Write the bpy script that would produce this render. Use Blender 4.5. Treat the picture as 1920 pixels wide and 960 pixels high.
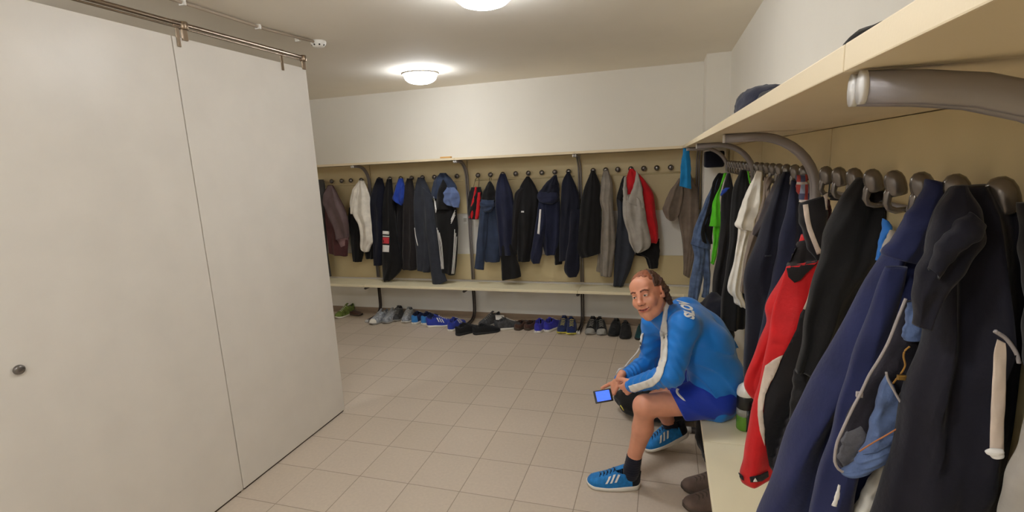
import bpy, bmesh, math, random
import numpy as np
from mathutils import Vector, Matrix, noise
from mathutils.bvhtree import BVHTree
from mathutils.geometry import delaunay_2d_cdt

C = bpy.context.scene.collection
for o in list(bpy.data.objects): bpy.data.objects.remove(o)
SC = bpy.context.scene
PI = math.pi

# ------------------------------------------------------------------ camera
YAW, PITCH, ROLL, FPX, CH = -0.3003, -0.1816, -0.0472, 938.98, 1.7353
def basis():
    cy, sy, cp, sp = math.cos(YAW), math.sin(YAW), math.cos(PITCH), math.sin(PITCH)
    f = Vector((sy*cp, cy*cp, sp)); r = Vector((cy, -sy, 0)); u = r.cross(f)
    cr, sr = math.cos(ROLL), math.sin(ROLL)
    return r*cr + u*sr, -r*sr + u*cr, f
RT, UP, FW = basis()
CAM = Vector((0, 0, CH))
cam = bpy.data.cameras.new('camera'); cam.sensor_width = 36; cam.lens = FPX*36/1920; cam.clip_start = 0.02
co = bpy.data.objects.new('camera', cam); C.objects.link(co)
co.matrix_world = Matrix(((RT.x, UP.x, -FW.x, CAM.x), (RT.y, UP.y, -FW.y, CAM.y), (RT.z, UP.z, -FW.z, CAM.z), (0, 0, 0, 1)))
SC.camera = co
def ray(u, v): return (RT*((u-960)/FPX) + UP*((480-v)/FPX) + FW)
def at(u, v, ax, val):
    """world point where a sight line meets the plane axis=val"""
    d = ray(u, v); t = (val-CAM[ax])/d[ax]; return CAM + d*t

# ------------------------------------------------------------------ world, exposure
SC.view_settings.view_transform = 'Standard'; SC.view_settings.look = 'None'
SC.view_settings.exposure = 0.0; SC.view_settings.gamma = 1.0; SC.view_settings.use_curve_mapping = False
w = bpy.data.worlds.new('world'); SC.world = w; w.use_nodes = True
w.node_tree.nodes['Background'].inputs[0].default_value = (0.9, 0.87, 0.8, 1)
w.node_tree.nodes['Background'].inputs[1].default_value = 0.0
LAMP_POWER = 60.0
LAMP_COLOR = (0.98, 1.0, 1.02, 1)
SC.cycles.diffuse_bounces = 8; SC.cycles.max_bounces = 12; SC.cycles.sample_clamp_indirect = 6

# ------------------------------------------------------------------ room numbers
YW, XW, ZC = 5.223, 0.532, 2.59       # far wall, right wall, ceiling
XL, YB = -4.9, -1.4                   # left wall, wall behind
ZS, ST = 1.802, 0.024                 # shelf underside, thickness
YSF, XSF = 4.853, 0.151               # shelf fronts
ZB, BT = 0.45, 0.03                   # bench top
YBF, XBF = 4.854, 0.179
XP, YP, YG, ZP = -2.25, 2.912, 1.966, 2.41   # partition plane, its end, gap, height

# ------------------------------------------------------------------ materials
def lin(c): return tuple(((x/255)/12.92 if x/255 <= .04045 else ((x/255+.055)/1.055)**2.4) for x in c)
MATS = {}
def mat(name, col, rough=.6, metal=0, bump=0, bscale=200, vary=0, vscale=8, sheen=0, emis=None, trans=0, sss=0, coat=0, spec=.5, weave=0):
    if name in MATS: return MATS[name]
    m = bpy.data.materials.new(name); m.use_nodes = True; nt = m.node_tree; b = nt.nodes['Principled BSDF']
    b.inputs['Base Color'].default_value = (*col, 1); b.inputs['Roughness'].default_value = rough; b.inputs['Metallic'].default_value = metal
    b.inputs['Specular IOR Level'].default_value = spec
    if coat: b.inputs['Coat Weight'].default_value = coat
    if sheen: b.inputs['Sheen Weight'].default_value = sheen; b.inputs['Sheen Roughness'].default_value = .5
    if trans: b.inputs['Transmission Weight'].default_value = trans
    if sss:
        b.inputs['Subsurface Weight'].default_value = sss; b.inputs['Subsurface Radius'].default_value = (.012, .005, .003); b.inputs['Subsurface Scale'].default_value = 1
    if emis: b.inputs['Emission Color'].default_value = (*emis[0], 1); b.inputs['Emission Strength'].default_value = emis[1]
    tc = nt.nodes.new('ShaderNodeTexCoord')
    if vary:
        n = nt.nodes.new('ShaderNodeTexNoise'); n.inputs['Scale'].default_value = vscale; n.inputs['Detail'].default_value = 5
        nt.links.new(tc.outputs['Object'], n.inputs['Vector'])
        r = nt.nodes.new('ShaderNodeMapRange'); r.inputs[1].default_value = .3; r.inputs[2].default_value = .7; r.inputs[3].default_value = 1-vary; r.inputs[4].default_value = 1+vary
        nt.links.new(n.outputs['Fac'], r.inputs[0])
        x = nt.nodes.new('ShaderNodeVectorMath'); x.operation = 'SCALE'; x.inputs[0].default_value = col
        nt.links.new(r.outputs[0], x.inputs['Scale']); nt.links.new(x.outputs[0], b.inputs['Base Color'])
    if bump:
        n = nt.nodes.new('ShaderNodeTexNoise'); n.inputs['Scale'].default_value = bscale; n.inputs['Detail'].default_value = 3
        nt.links.new(tc.outputs['Object'], n.inputs['Vector'])
        bp = nt.nodes.new('ShaderNodeBump'); bp.inputs['Strength'].default_value = bump; bp.inputs['Distance'].default_value = .004
        nt.links.new(n.outputs['Fac'], bp.inputs['Height']); nt.links.new(bp.outputs[0], b.inputs['Normal'])
    MATS[name] = m; return m
def fab(name, rgb, vary=.15, rough=.85, sheen=.12, bscale=90, bump=.25, vscale=14):
    return mat(name, lin(rgb), rough=rough, vary=vary, vscale=vscale, sheen=sheen, bump=bump, bscale=bscale, spec=.25)
def tile_mat():
    m = bpy.data.materials.new('floor_tiles'); m.use_nodes = True; nt = m.node_tree; b = nt.nodes['Principled BSDF']
    tc = nt.nodes.new('ShaderNodeTexCoord'); mp = nt.nodes.new('ShaderNodeMapping')
    mp.inputs['Location'].default_value = (1.365+.3115*20, -2.235+.32*20, 0)
    br = nt.nodes.new('ShaderNodeTexBrick'); br.offset = 0; br.squash = 1; br.offset_frequency = 1
    br.inputs['Scale'].default_value = 1; br.inputs['Brick Width'].default_value = .3115; br.inputs['Row Height'].default_value = .32
    br.inputs['Mortar Size'].default_value = .0028; br.inputs['Mortar Smooth'].default_value = .3
    a = lin((198, 184, 168)); c2 = lin((193, 179, 162)); g = lin((152, 138, 122))
    br.inputs['Color1'].default_value = (*a, 1); br.inputs['Color2'].default_value = (*c2, 1); br.inputs['Mortar'].default_value = (*g, 1)
    nt.links.new(tc.outputs['Object'], mp.inputs[0]); nt.links.new(mp.outputs[0], br.inputs[0])
    n = nt.nodes.new('ShaderNodeTexNoise'); n.inputs['Scale'].default_value = 60; n.inputs['Detail'].default_value = 6
    nt.links.new(tc.outputs['Object'], n.inputs[0])
    n2 = nt.nodes.new('ShaderNodeTexNoise'); n2.inputs['Scale'].default_value = 1.3; n2.inputs['Detail'].default_value = 3
    nt.links.new(tc.outputs['Object'], n2.inputs[0])
    ad = nt.nodes.new('ShaderNodeMath'); ad.operation = 'ADD'; nt.links.new(n.outputs['Fac'], ad.inputs[0]); nt.links.new(n2.outputs['Fac'], ad.inputs[1])
    r = nt.nodes.new('ShaderNodeMapRange'); r.inputs[1].default_value = .6; r.inputs[2].default_value = 1.4; r.inputs[3].default_value = .92; r.inputs[4].default_value = 1.08
    nt.links.new(ad.outputs[0], r.inputs[0])
    x = nt.nodes.new('ShaderNodeVectorMath'); x.operation = 'SCALE'; nt.links.new(br.outputs[0], x.inputs[0]); nt.links.new(r.outputs[0], x.inputs['Scale'])
    nt.links.new(x.outputs[0], b.inputs['Base Color']); b.inputs['Roughness'].default_value = .5; b.inputs['Specular IOR Level'].default_value = .35
    bp = nt.nodes.new('ShaderNodeBump'); bp.inputs['Strength'].default_value = .35; bp.inputs['Distance'].default_value = .002; bp.invert = True
    nt.links.new(br.outputs['Fac'], bp.inputs['Height']); nt.links.new(bp.outputs[0], b.inputs['Normal'])
    return m
def plaid_mat():
    m = bpy.data.materials.new('plaid_cotton'); m.use_nodes = True; nt = m.node_tree; b = nt.nodes['Principled BSDF']
    tc = nt.nodes.new('ShaderNodeTexCoord'); sp = nt.nodes.new('ShaderNodeSeparateXYZ'); nt.links.new(tc.outputs['Object'], sp.inputs[0])
    def bands(sock, freq, lo):
        mu = nt.nodes.new('ShaderNodeMath'); mu.operation = 'MULTIPLY'; mu.inputs[1].default_value = freq; nt.links.new(sock, mu.inputs[0])
        fr = nt.nodes.new('ShaderNodeMath'); fr.operation = 'FRACT'; nt.links.new(mu.outputs[0], fr.inputs[0])
        g = nt.nodes.new('ShaderNodeMath'); g.operation = 'LESS_THAN'; g.inputs[1].default_value = lo; nt.links.new(fr.outputs[0], g.inputs[0]); return g.outputs[0]
    def mix(f, a, c):
        x = nt.nodes.new('ShaderNodeMix'); x.data_type = 'RGBA'; nt.links.new(f, x.inputs['Factor'])
        for i, s in ((6, a), (7, c)):
            if isinstance(s, tuple): x.inputs[i].default_value = (*s, 1)
            else: nt.links.new(s, x.inputs[i])
        return x.outputs[2]
    c = mix(bands(sp.outputs['Z'], 16, .5), lin((150, 160, 185)), lin((75, 80, 110)))
    c = mix(bands(sp.outputs['X'], 40, .4), c, lin((160, 60, 55)))
    c = mix(bands(sp.outputs['Z'], 16, .14), c, lin((200, 190, 185)))
    nt.links.new(c, b.inputs['Base Color']); b.inputs['Roughness'].default_value = .85
    return m
def denim(name, rgb, v=.35):
    return mat(name, lin(rgb), rough=.85, vary=v, vscale=22, bump=.4, bscale=160, spec=.2, sheen=.1)
def laminate(name, rgb, rough=.45):
    return mat(name, lin(rgb), rough=rough, vary=.03, vscale=5, bump=.04, bscale=300, spec=.4)

M_wall = mat('white_painted_wall', lin((228, 225, 217)), rough=.8, vary=.02, vscale=2, bump=.12, bscale=60)
M_ceil = mat('ceiling_paint', lin((236, 231, 221)), rough=.85, vary=.02, vscale=2, bump=.06, bscale=60)
M_part = laminate('partition_laminate', (222, 217, 209), .36)
M_beige = laminate('beige_laminate', (207, 190, 148), .5)
M_bench = laminate('cream_laminate', (232, 222, 190), .45)
M_shelf = laminate('shelf_laminate', (220, 204, 172), .5)
M_skirt = laminate('skirting_tile', (150, 130, 110), .4)
M_steel = mat('grey_powder_steel', lin((146, 140, 140)), rough=.42, metal=.4, bump=.03)
M_darksteel = mat('dark_steel', lin((78, 72, 70)), rough=.45, metal=.6)
M_knob = mat('pewter_knob', lin((122, 116, 112)), rough=.25, metal=.7)
M_cap = mat('pale_plastic_cap', lin((205, 202, 198)), rough=.4)
M_brushed = mat('brushed_rail_steel', lin((150, 132, 112)), rough=.35, metal=.9)
M_white_pl = mat('white_plastic', lin((232, 230, 224)), rough=.4)
M_black_pl = mat('black_plastic', lin((22, 22, 24)), rough=.4)
M_gap = mat('dark_joint', lin((70, 58, 46)), rough=.7)

# ------------------------------------------------------------------ object helpers
def tag(o, label=None, cat=None, group=None, kind=None):
    if label: o['label'] = label
    if cat: o['category'] = cat
    if group: o['group'] = group
    if kind: o['kind'] = kind
    return o
def empty(name, loc, label, cat, group=None, rz=0):
    o = bpy.data.objects.new(name, None); C.objects.link(o); o.location = loc; o.rotation_euler = (0, 0, rz); o.empty_display_size = .05
    return tag(o, label, cat, group)
def mobj(name, verts, faces, m, parent=None, smooth=True, world=True, fm=None):
    """mesh object from world coordinates (or local ones with world=False)"""
    me = bpy.data.meshes.new(name)
    off = Vector((0, 0, 0))
    if parent is not None and world:
        inv = world_of(parent).inverted(); verts = [inv @ Vector(v) for v in verts]
    elif parent is None and world and len(verts):
        a = np.array([tuple(v) for v in verts]); lo, hi = a.min(0), a.max(0)
        off = Vector(((lo[0]+hi[0])/2, (lo[1]+hi[1])/2, lo[2])); verts = [Vector(v)-off for v in verts]
    me.from_pydata([tuple(v) for v in verts], [], [tuple(int(i) for i in f) for f in faces])
    ms = m if isinstance(m, (list, tuple)) else [m]
    for x in ms: me.materials.append(x)
    if fm is not None: me.polygons.foreach_set('material_index', fm)
    if smooth: me.polygons.foreach_set('use_smooth', [True]*len(me.polygons))
    me.validate(); me.update()
    o = bpy.data.objects.new(name, me); C.objects.link(o)
    if parent is not None: o.parent = parent
    else: o.location = off
    return o
def world_of(o):
    m = Matrix.LocRotScale(o.location, o.rotation_euler, o.scale)
    return m if o.parent is None else world_of(o.parent) @ m
class MB:
    def __init__(s): s.v = []; s.f = []; s.m = []
    def add(s, v, f, m=0):
        n = len(s.v); s.v += [Vector(x) for x in v]; s.f += [tuple(i+n for i in q) for q in f]; s.m += [m]*len(f); return s
    def box(s, lo, hi, m=0, bev=0.0):
        bm = bmesh.new(); bmesh.ops.create_cube(bm, size=1)
        sz = [hi[i]-lo[i] for i in range(3)]; c = [(hi[i]+lo[i])/2 for i in range(3)]
        for v in bm.verts: v.co = Vector([v.co[i]*sz[i]+c[i] for i in range(3)])
        if bev: bmesh.ops.bevel(bm, geom=list(bm.edges), offset=bev, segments=2, affect='EDGES', profile=.6)
        bm.verts.index_update(); s.add([v.co for v in bm.verts], [[v.index for v in f.verts] for f in bm.faces], m); bm.free(); return s
    def tube(s, pts, r, n=10, m=0, flat=None, side=None, cap=True):
        """sweep; flat=(rx, ry) oval, side = direction rx is measured along"""
        pts = [Vector(p) for p in pts]; rings = []; k = len(pts)
        for i, p in enumerate(pts):
            t = (pts[min(i+1, k-1)]-pts[max(i-1, 0)]).normalized()
            a = Vector(side) if side is not None else (Vector((0, 0, 1)) if abs(t.z) < .9 else Vector((1, 0, 0)))
            a = (a-t*a.dot(t)).normalized(); b = t.cross(a)
            rr = r[i] if isinstance(r, (list, tuple)) else r
            rx, ry = flat if flat else (rr, rr)
            rings.append([p + a*(rx*math.cos(2*PI*j/n)) + b*(ry*math.sin(2*PI*j/n)) for j in range(n)])
        v = [x for rg in rings for x in rg]; f = []
        for i in range(k-1):
            for j in range(n): f.append((i*n+j, i*n+(j+1) % n, (i+1)*n+(j+1) % n, (i+1)*n+j))
        if cap: f += [tuple(range(n-1, -1, -1)), tuple((k-1)*n+j for j in range(n))]
        return s.add(v, f, m)
    def lathe(s, prof, c, n=24, m=0, axis=(0, 0, 1)):
        q = Vector((0, 0, 1)).rotation_difference(Vector(axis)); v = []; f = []
        for (r, h) in prof:
            for j in range(n): v.append(Vector(c)+q @ Vector((r*math.cos(2*PI*j/n), r*math.sin(2*PI*j/n), h)))
        for i in range(len(prof)-1):
            for j in range(n): f.append((i*n+j, i*n+(j+1) % n, (i+1)*n+(j+1) % n, (i+1)*n+j))
        if prof[0][0] > 1e-4: f.append(tuple(range(n-1, -1, -1)))
        if prof[-1][0] > 1e-4: f.append(tuple((len(prof)-1)*n+j for j in range(n)))
        return s.add(v, f, m)
    def build(s, name, m, parent=None, smooth=False, world=True):
        return mobj(name, s.v, s.f, m, parent, smooth, world, s.m)
def autosmooth(o, ang=40):
    me = o.data; bm = bmesh.new(); bm.from_mesh(me)
    for e in bm.edges: e.smooth = not (len(e.link_faces) == 2 and e.calc_face_angle(0) > math.radians(ang))
    for f in bm.faces: f.smooth = True
    bm.to_mesh(me); bm.free(); return o

# ------------------------------------------------------------------ room shell
def struct(name, lo, hi, m, bev=0):
    o = MB().box(lo, hi, 0, bev).build(name, m); o['kind'] = 'structure'; return o
fl = mobj('floor', [(XL, YB, 0), (XW+.2, YB, 0), (XW+.2, YW+.2, 0), (XL, YW+.2, 0), (XL, YB, -.1), (XW+.2, YB, -.1), (XW+.2, YW+.2, -.1), (XL, YW+.2, -.1)],
          [(0, 1, 2, 3), (7, 6, 5, 4), (0, 4, 5, 1), (1, 5, 6, 2), (2, 6, 7, 3), (3, 7, 4, 0)], None or tile_mat(), None, False)
# keep the floor's own origin at the world's so that tile joints fall where they are in the room
for v in fl.data.vertices: v.co += fl.location
fl.location = (0, 0, 0); fl['kind'] = 'structure'
struct('ceiling', (XL, YB, ZC), (XW+.2, YW+.2, ZC+.12), M_ceil)
struct('wall_back', (XL, YW, 0), (XW+.2, YW+.2, ZC), M_wall)
struct('wall_right', (XW, YB, 0), (XW+.2, YW, ZC), M_wall)
struct('wall_left', (XL-.15, YB, 0), (XL, YW+.2, ZC), M_wall)
struct('wall_front', (XL, YB-.15, 0), (XW+.2, YB, ZC), M_wall)
struct('trim_1', (.338, 4.86, 0), (XW, YW, ZC), M_wall)          # boxed-in corner pier
struct('baseboard_back', (XL, YW-.014, 0), (.338, YW, .07), M_skirt, .003)
struct('trim_2', (XL, YW-.032, 0), (.338, YW-.014, .022), M_skirt, .004)  # cove at the foot of the skirting
struct('baseboard_right', (XW-.014, YB, 0), (XW, 4.86, .07), M_skirt, .003)

# backing boards behind the clothes
PXB = [-4.52, -3.3, -2.075, -.834, .300]        # frame positions along the far wall
PYR = [.535, 1.89, 3.12, 4.36]                   # frame positions along the right wall
def board(lo, hi, m, label, name='backing_board', cat='panel', group=None, bev=.002):
    o = MB().box(lo, hi, 0, bev).build(name, m); return tag(o, label, cat, group)
spots = ['at the left behind the partition', 'behind the white shirt and the black jackets', 'behind the navy sweaters', 'behind the grey and red shirts']
for i in range(4):
    x0, x1 = PXB[i]+.004, PXB[i+1]-.004
    if i == 3: x1 = .335
    board((x0, YW-.018, 1.215), (x1, YW-.001, ZS-.002), M_beige, 'beige upper board on the far wall, ' + spots[i], group='backing boards of the far wall')
    board((x0, YW-.018, ZB+.004), (x1, YW-.001, .752), M_beige, 'low beige board above the far bench, ' + spots[i], 'backrest_board', 'panel', 'backrest boards of the far bench')
sp2 = ['nearest the camera above the dark coats', 'behind the red jacket', 'behind the white shirt', 'in the far corner behind the jeans']
yy = [-.62] + PYR[1:] + [4.86]
for i in range(4):
    board((XW-.018, yy[i]+.004, .6), (XW-.001, yy[i+1]-.004, ZS-.002), M_beige, 'beige board under the right shelf ' + sp2[i], group='backing boards of the right wall')

# shelves and benches
for i in range(4):
    x0, x1 = PXB[i]+.001, PXB[i+1]-.001
    if i == 3: x1 = .335
    board((x0, YSF, ZS), (x1, YW-.001, ZS+ST), M_shelf, 'cream overhead shelf board on the far wall, ' + spots[i], 'overhead_shelf', 'shelf', 'shelf boards of the far wall', .0015)
    board((x0, YBF, ZB-BT), (x1, YW-.085, ZB), M_bench, 'cream bench board on the far wall, ' + spots[i], 'bench_board', 'bench', 'bench boards of the far wall', .004)
ys = [-.62, .535, 1.89, 3.12, 4.85]
sps = ['above the camera end', 'over the dark coats and nearest bracket', 'over the red jacket with the dark cap', 'running into the far corner']
for i in range(4):
    board((XSF, ys[i]+.001, ZS), (XW-.001, ys[i+1]-.001, ZS+ST), M_shelf, 'cream overhead shelf board on the right wall ' + sps[i], 'overhead_shelf', 'shelf', 'shelf boards of the right wall', .0015)
yb = [-.62, 1.02, 2.245, 3.47, 4.85]
spb = ['closest to the camera, hidden by dark coats', 'under the red sleeve', 'under the seated man', 'in the far corner']
for i in range(4):
    board((XBF, yb[i]+.001, ZB-BT), (XW-.085, yb[i+1]-.001, ZB), M_bench, 'cream bench board along the right wall, ' + spb[i], 'bench_board', 'bench', 'bench boards of the right wall', .004)

# steel frames: paired oval tubes, arm under the shelf, foot on the floor
def frame(pos, out, along, label, group, tip, rr=.19, dip=0.0):
    """pos: point on the wall line at z=0; out: unit vector into the room; along: along the wall"""
    o_, a_ = Vector(out), Vector(along); p = Vector(pos)
    root = empty('coat_rack_frame', p, label, 'frame', group)
    W = .036
    for s in (-1, 1):
        off = a_*(s*.0108); m = MB(); pts = []
        pts.append(p+off+o_*W+Vector((0, 0, .47))); pts.append(p+off+o_*W+Vector((0, 0, 1.0)))
        zt = ZS-.0155
        pts.append(p+off+o_*W+Vector((0, 0, zt-rr-.02)))
        for k in range(1, 11):
            t = k/10*PI/2; pts.append(p+off+o_*(W+rr*(1-math.cos(t)))+Vector((0, 0, zt-rr+rr*math.sin(t))))
        pts = [q_-Vector((0, 0, dip*max(0, 1-((q_-p).dot(o_)-W)/(tip-W)))) for q_ in pts]; pts.append(p+off+o_*(tip-.005)+Vector((0, 0, zt)))
        up = MB().tube(pts, 0, 12, flat=(.0085, .0142), side=a_); up.build('bracket_tube', M_steel, root, True)
        e = p+off+o_*(tip-.005)+Vector((0, 0, zt))
        MB().tube([e, e+o_*.0035, e+o_*.005], 0, 14, flat=(.0088, .0145), side=a_).build('end_cap', M_cap, root, True)
        # lower half: from the wall to the foot
        q = [p+off+o_*(W+.01)+Vector((0, 0, .40)), p+off+o_*(W+.01)+Vector((0, 0, .17))]
        for k in range(1, 9):
            t = k/8*PI/2; q.append(p+off+o_*(W+.01+.13*(1-math.cos(t)))+Vector((0, 0, .017+.13*(1-math.sin(t)))))
        q.append(p+off+o_*.34+Vector((0, 0, .017)))
        MB().tube(q, 0, 12, flat=(.0085, .014), side=a_).build('foot_tube', M_darksteel, root, True)
        e = q[-1]; MB().tube([e, e+o_*.03, e+o_*.034], 0, 12, flat=(.010, .016), side=a_).build('foot_cap', M_cap, root, True)
    MB().tube([p+o_*W+Vector((0, 0, ZB-BT-.0185)), p+o_*.33+Vector((0, 0, ZB-BT-.0185))], 0, 8, flat=(.016, .014), side=a_).build('seat_arm', M_darksteel, root, True)
    return root
fl_ = ['hidden by the partition', 'beside the white shirt', 'beside the red and black bag', 'between the two black coats', 'in the corner by the blue towel']
for i, x in enumerate(PXB):
    if i == 0: continue
    frame((x, YW-.018, 0), (0, -1, 0), (1, 0, 0), 'grey twin-tube bracket frame on the far wall ' + fl_[i], 'bracket frames of the far wall', .345)
fr_ = ['nearest the camera, its white end caps large', 'second from the camera, above the red jacket', 'third from the camera, above the white shirt', 'last one before the corner']
for i, y in enumerate(PYR):
    frame((XW-.018, y, 0), (-1, 0, 0), (0, 1, 0), 'grey twin-tube bracket frame on the right wall, ' + fr_[i], 'bracket frames of the right wall', [.353, .325, .345, .35][i], *((.27, .022) if i == 0 else ()))

# hook rails
def hook_rail(pts, out, along, z, label, group, disc=False):
    o_, a_ = Vector(out), Vector(along); ps = [Vector(p) for p in pts]
    root = empty('hook_rail', ps[0], label, 'hooks', group)
    b0, b1 = ps[0]-a_*.055, ps[-1]+a_*.055
    bz = Vector((0, 0, z-.052))
    if disc: MB().tube([b0+o_*.004+bz, b1+o_*.004+bz], 0, 8, flat=(.009, .004), side=(0, 0, 1)).build('rail_bar', M_beige, root, True)
    else: MB().tube([b0+o_*.012+bz, b1+o_*.012+bz], 0, 10, flat=(.008, .007), side=(0, 0, 1)).build('rail_bar', M_steel, root, True)
    q = Vector((0, 0, 1)).rotation_difference(o_)
    for p in ps:
        m = MB(); zz = Vector((0, 0, z))
        st = [p+o_*.012+bz, p+o_*.034+bz+Vector((0, 0, -.003)), p+o_*.047+bz+Vector((0, 0, .002)), p+o_*.053+bz+Vector((0, 0, .014)), p+o_*.051+zz+Vector((0, 0, -.018)), p+o_*.044+zz]
        if disc: st = [p+zz, p+o_*.012+zz, p+o_*.02+zz, p+o_*.03+zz, p+o_*.036+zz, p+o_*.042+zz]
        m.tube(st, [.0065, .007, .0075, .008, .009, .010], 10)
        prof = [(.009, -.027), (.0165, -.026), (.0188, -.018), (.0198, -.004), (.019, .009), (.0155, .020), (.0085, .0275), (0, .0292)]
        ax = (o_*.28+Vector((0, 0, .96))).normalized()
        if disc: m.lathe([(.010, -.012), (.0255, -.006), (.027, 0), (.025, .008), (.017, .015), (.008, .018), (0, .0185)], p+o_*.042+zz, 20, 0, o_)
        else: m.lathe(prof, p+o_*.040+zz+Vector((0, 0, .004)), 20, 0, ax)
        m.build('hook', M_knob, root, True)
FH = [[-3.941, -3.805, -3.668, -3.541, -3.399], [-3.16, -3.022, -2.882, -2.743, -2.607, -2.462, -2.328, -2.189],
      [-1.942, -1.799, -1.659, -1.516, -1.376, -1.231, -1.092, -.949], [-.697, -.571, -.451, -.324, -.2, -.076, .052, .18]]
for i, h in enumerate(FH):
    hook_rail([(x, YW-.018, 0) for x in h], (0, -1, 0), (1, 0, 0), 1.632, 'row of coat hooks on the far wall, ' + spots[i], 'hook rails of the far wall', True)
RH = [[1.764-.1215*k for k in range(8)], [2.994-.14*k for k in range(8)], [4.25-.14*k for k in range(8)]]
sr = ['nearest the camera above the navy jackets', 'between the white shirt and the red jacket', 'in the corner above the jeans']
for i, h in enumerate(RH):
    hook_rail([(XW-.018, y, 0) for y in h][::-1], (-1, 0, 0), (0, 1, 0), 1.652, 'row of coat hooks on the right wall, ' + sr[i], 'hook rails of the right wall')

# ------------------------------------------------------------------ partition with rail
def partition():
    T = .028
    for (y0, y1, nm, lab, knob) in ((YG+.003, YP, 'partition_panel', 'plain off-white partition panel beside the open floor', False), (-.7, YG-.003, 'sliding_door', 'off-white sliding door with a round metal lock knob', True)):
        root = empty(nm, (XP, (y0+y1)/2, 0), lab, 'panel' if not knob else 'door')
        MB().box((XP-T, y0, .012), (XP, y1, ZP), 0, .0015).build('panel_board', M_part, root)
        if not knob:
            MB().box((XP-T+.006, y0+.01, .0), (XP-.006, y1-.01, .013)).build('floor_seal', M_gap, root)
        else:
            MB().box((XP-T+.006, y0+.01, .0), (XP-.006, y1-.01, .013)).build('floor_seal', M_gap, root)
            k = at(34, 693, 0, XP)
            MB().lathe([(.017, 0), (.018, .003), (.0175, .010), (.014, .014), (.006, .016), (0, .016)], k, 24, 0, (1, 0, 0)).build('lock_knob', M_knob, root, True)
            MB().box((k.x+.0155, k.y-.007, k.z-.0012), (k.x+.0172, k.y+.007, k.z+.0012)).build('coin_slot', M_darksteel, root)
    # joint profile between the two
    root = empty('door_rail', (XP+.045, 1.2, 0), 'round stainless rail running above the partition and sliding door', 'rail')
    zr = 2.474; xr = XP+.004
    MB().tube([(xr, -.7, zr), (xr, YP-.01, zr)], .0105, 12).build('rail_tube', M_brushed, root, True)
    MB().tube([(xr, -.7, zr-.019), (xr, YP-.01, zr-.019)], .005, 8).build('lower_tube', M_brushed, root, True)
    for y in (2.035, YP-.02):
        m = MB(); m.lathe([(.019, -.018), (.021, -.015), (.021, .015), (.019, .018)], (xr, y, zr-.006), 20, 0, (0, 0, 1)); m.build('rail_clamp', M_brushed, root, True)
        MB().box((xr-.006, y-.014, ZP-.01), (xr+.006, y+.014, zr-.02), 0, .002).build('clamp_post', M_brushed, root)
    for y in (1.998, 2.695, 1.0):
        m = MB(); m.box((XP+.001, y-.009, ZP-.045), (XP+.006, y+.009, zr-.012), 0, .001); m.box((XP+.0, y-.02, zr-.018), (xr+.004, y+.02, zr+.012), 0, .003)
        m.build('hanger_clip', M_brushed, root)
partition()

# ------------------------------------------------------------------ ceiling lamps, detector, conduit, switch
M_bowl = mat('glowing_glass_bowl', (.9, .88, .84), rough=.3, emis=(LAMP_COLOR[:3], LAMP_POWER))
M_rim = mat('brushed_lamp_ring', lin((200, 190, 176)), rough=.35, metal=.3)
M_bowl_dim = mat('glowing_glass_bowl_dim', (.9, .88, .84), rough=.3, emis=(LAMP_COLOR[:3], LAMP_POWER*.76))  # same bowl, strength lowered to balance the light at the far end
def lamp(x, y, label, M_bowl=M_bowl):
    root = empty('ceiling_lamp', (x, y, ZC-.1), label, 'lamp', 'round ceiling lamps')
    MB().lathe([(.120, -.026), (.165, -.024), (.168, -.029), (.160, -.036), (.135, -.036)], (x, y, ZC), 48).build('metal_ring', M_rim, root, True)
    MB().lathe([(.118, 0), (.118, -.026)], (x, y, ZC), 48).build('glass_collar', M_bowl, root, True)
    MB().lathe([(.135, -.034), (.142, -.042), (.143, -.056), (.133, -.078), (.110, -.098), (.075, -.110), (.04, -.116), (0, -.118)], (x, y, ZC), 48).build('glass_bowl', M_bowl, root, True)
lamp(-2.09, 4.25, 'lit round ceiling lamp over the middle of the room before the far shelf', M_bowl_dim)
lamp(-.83, 2.42, 'lit round ceiling lamp nearer the camera, cut by the top of the view')
lamp(-.83, .3, 'lit round ceiling lamp above and behind the camera')
lamp(-3.4, 1.2, 'lit round ceiling lamp behind the partition')
lamp(-1.3, -.85, 'added round fill lamp near the back wall behind the camera')  # unseen lamp, added to brighten the near end of the room
dp = at(597, 83, 2, ZC-.02)
root = empty('smoke_detector', dp, 'small white round smoke detector on the ceiling at the end of a cable duct', 'detector')
MB().lathe([(.048, .02), (.05, .016), (.049, .006), (.044, -.006), (.036, -.016), (.02, -.022), (0, -.023)], dp, 32).build('housing', M_white_pl, root, True)
for a in range(8):
    t = a*PI/4; c = dp+Vector((.041*math.cos(t), .041*math.sin(t), -.008))
    MB().lathe([(.006, -.002), (.006, .002)], c, 8, 0, (math.cos(t), math.sin(t), -.6)).build('vent_slot', M_black_pl, root)
root = empty('cable_duct', (-2.25, 2.5, ZC), 'thin grey cable pipe clipped to the ceiling, leading to the smoke detector', 'pipe')
MB().tube([(-2.245, -.5, ZC-.012), (-2.245, 2.6, ZC-.012), (dp.x, dp.y-.04, ZC-.012)], .0085, 10).build('pipe', mat('grey_pipe', lin((170, 155, 138)), rough=.5), root, True)
for y in (2.05, 2.53, 2.86, 1.5):
    MB().box((-2.262, y-.008, ZC-.026), (-2.228, y+.008, ZC), 0, .003).build('pipe_clip', M_white_pl, root)
s = at(873, 412, 1, YW)
root = empty('wall_socket', s, 'white square light switch on the far wall between the tracksuit and the red bag', 'switch')
MB().box((s.x-.03, YW-.012, s.z-.045), (s.x+.03, YW, s.z+.045), 0, .003).build('cover_plate', M_white_pl, root)
MB().box((s.x-.018, YW-.018, s.z-.02), (s.x+.018, YW-.011, s.z+.02), 0, .003).build('rocker', mat('socket_insert', lin((190, 186, 178)), rough=.4), root)

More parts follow.
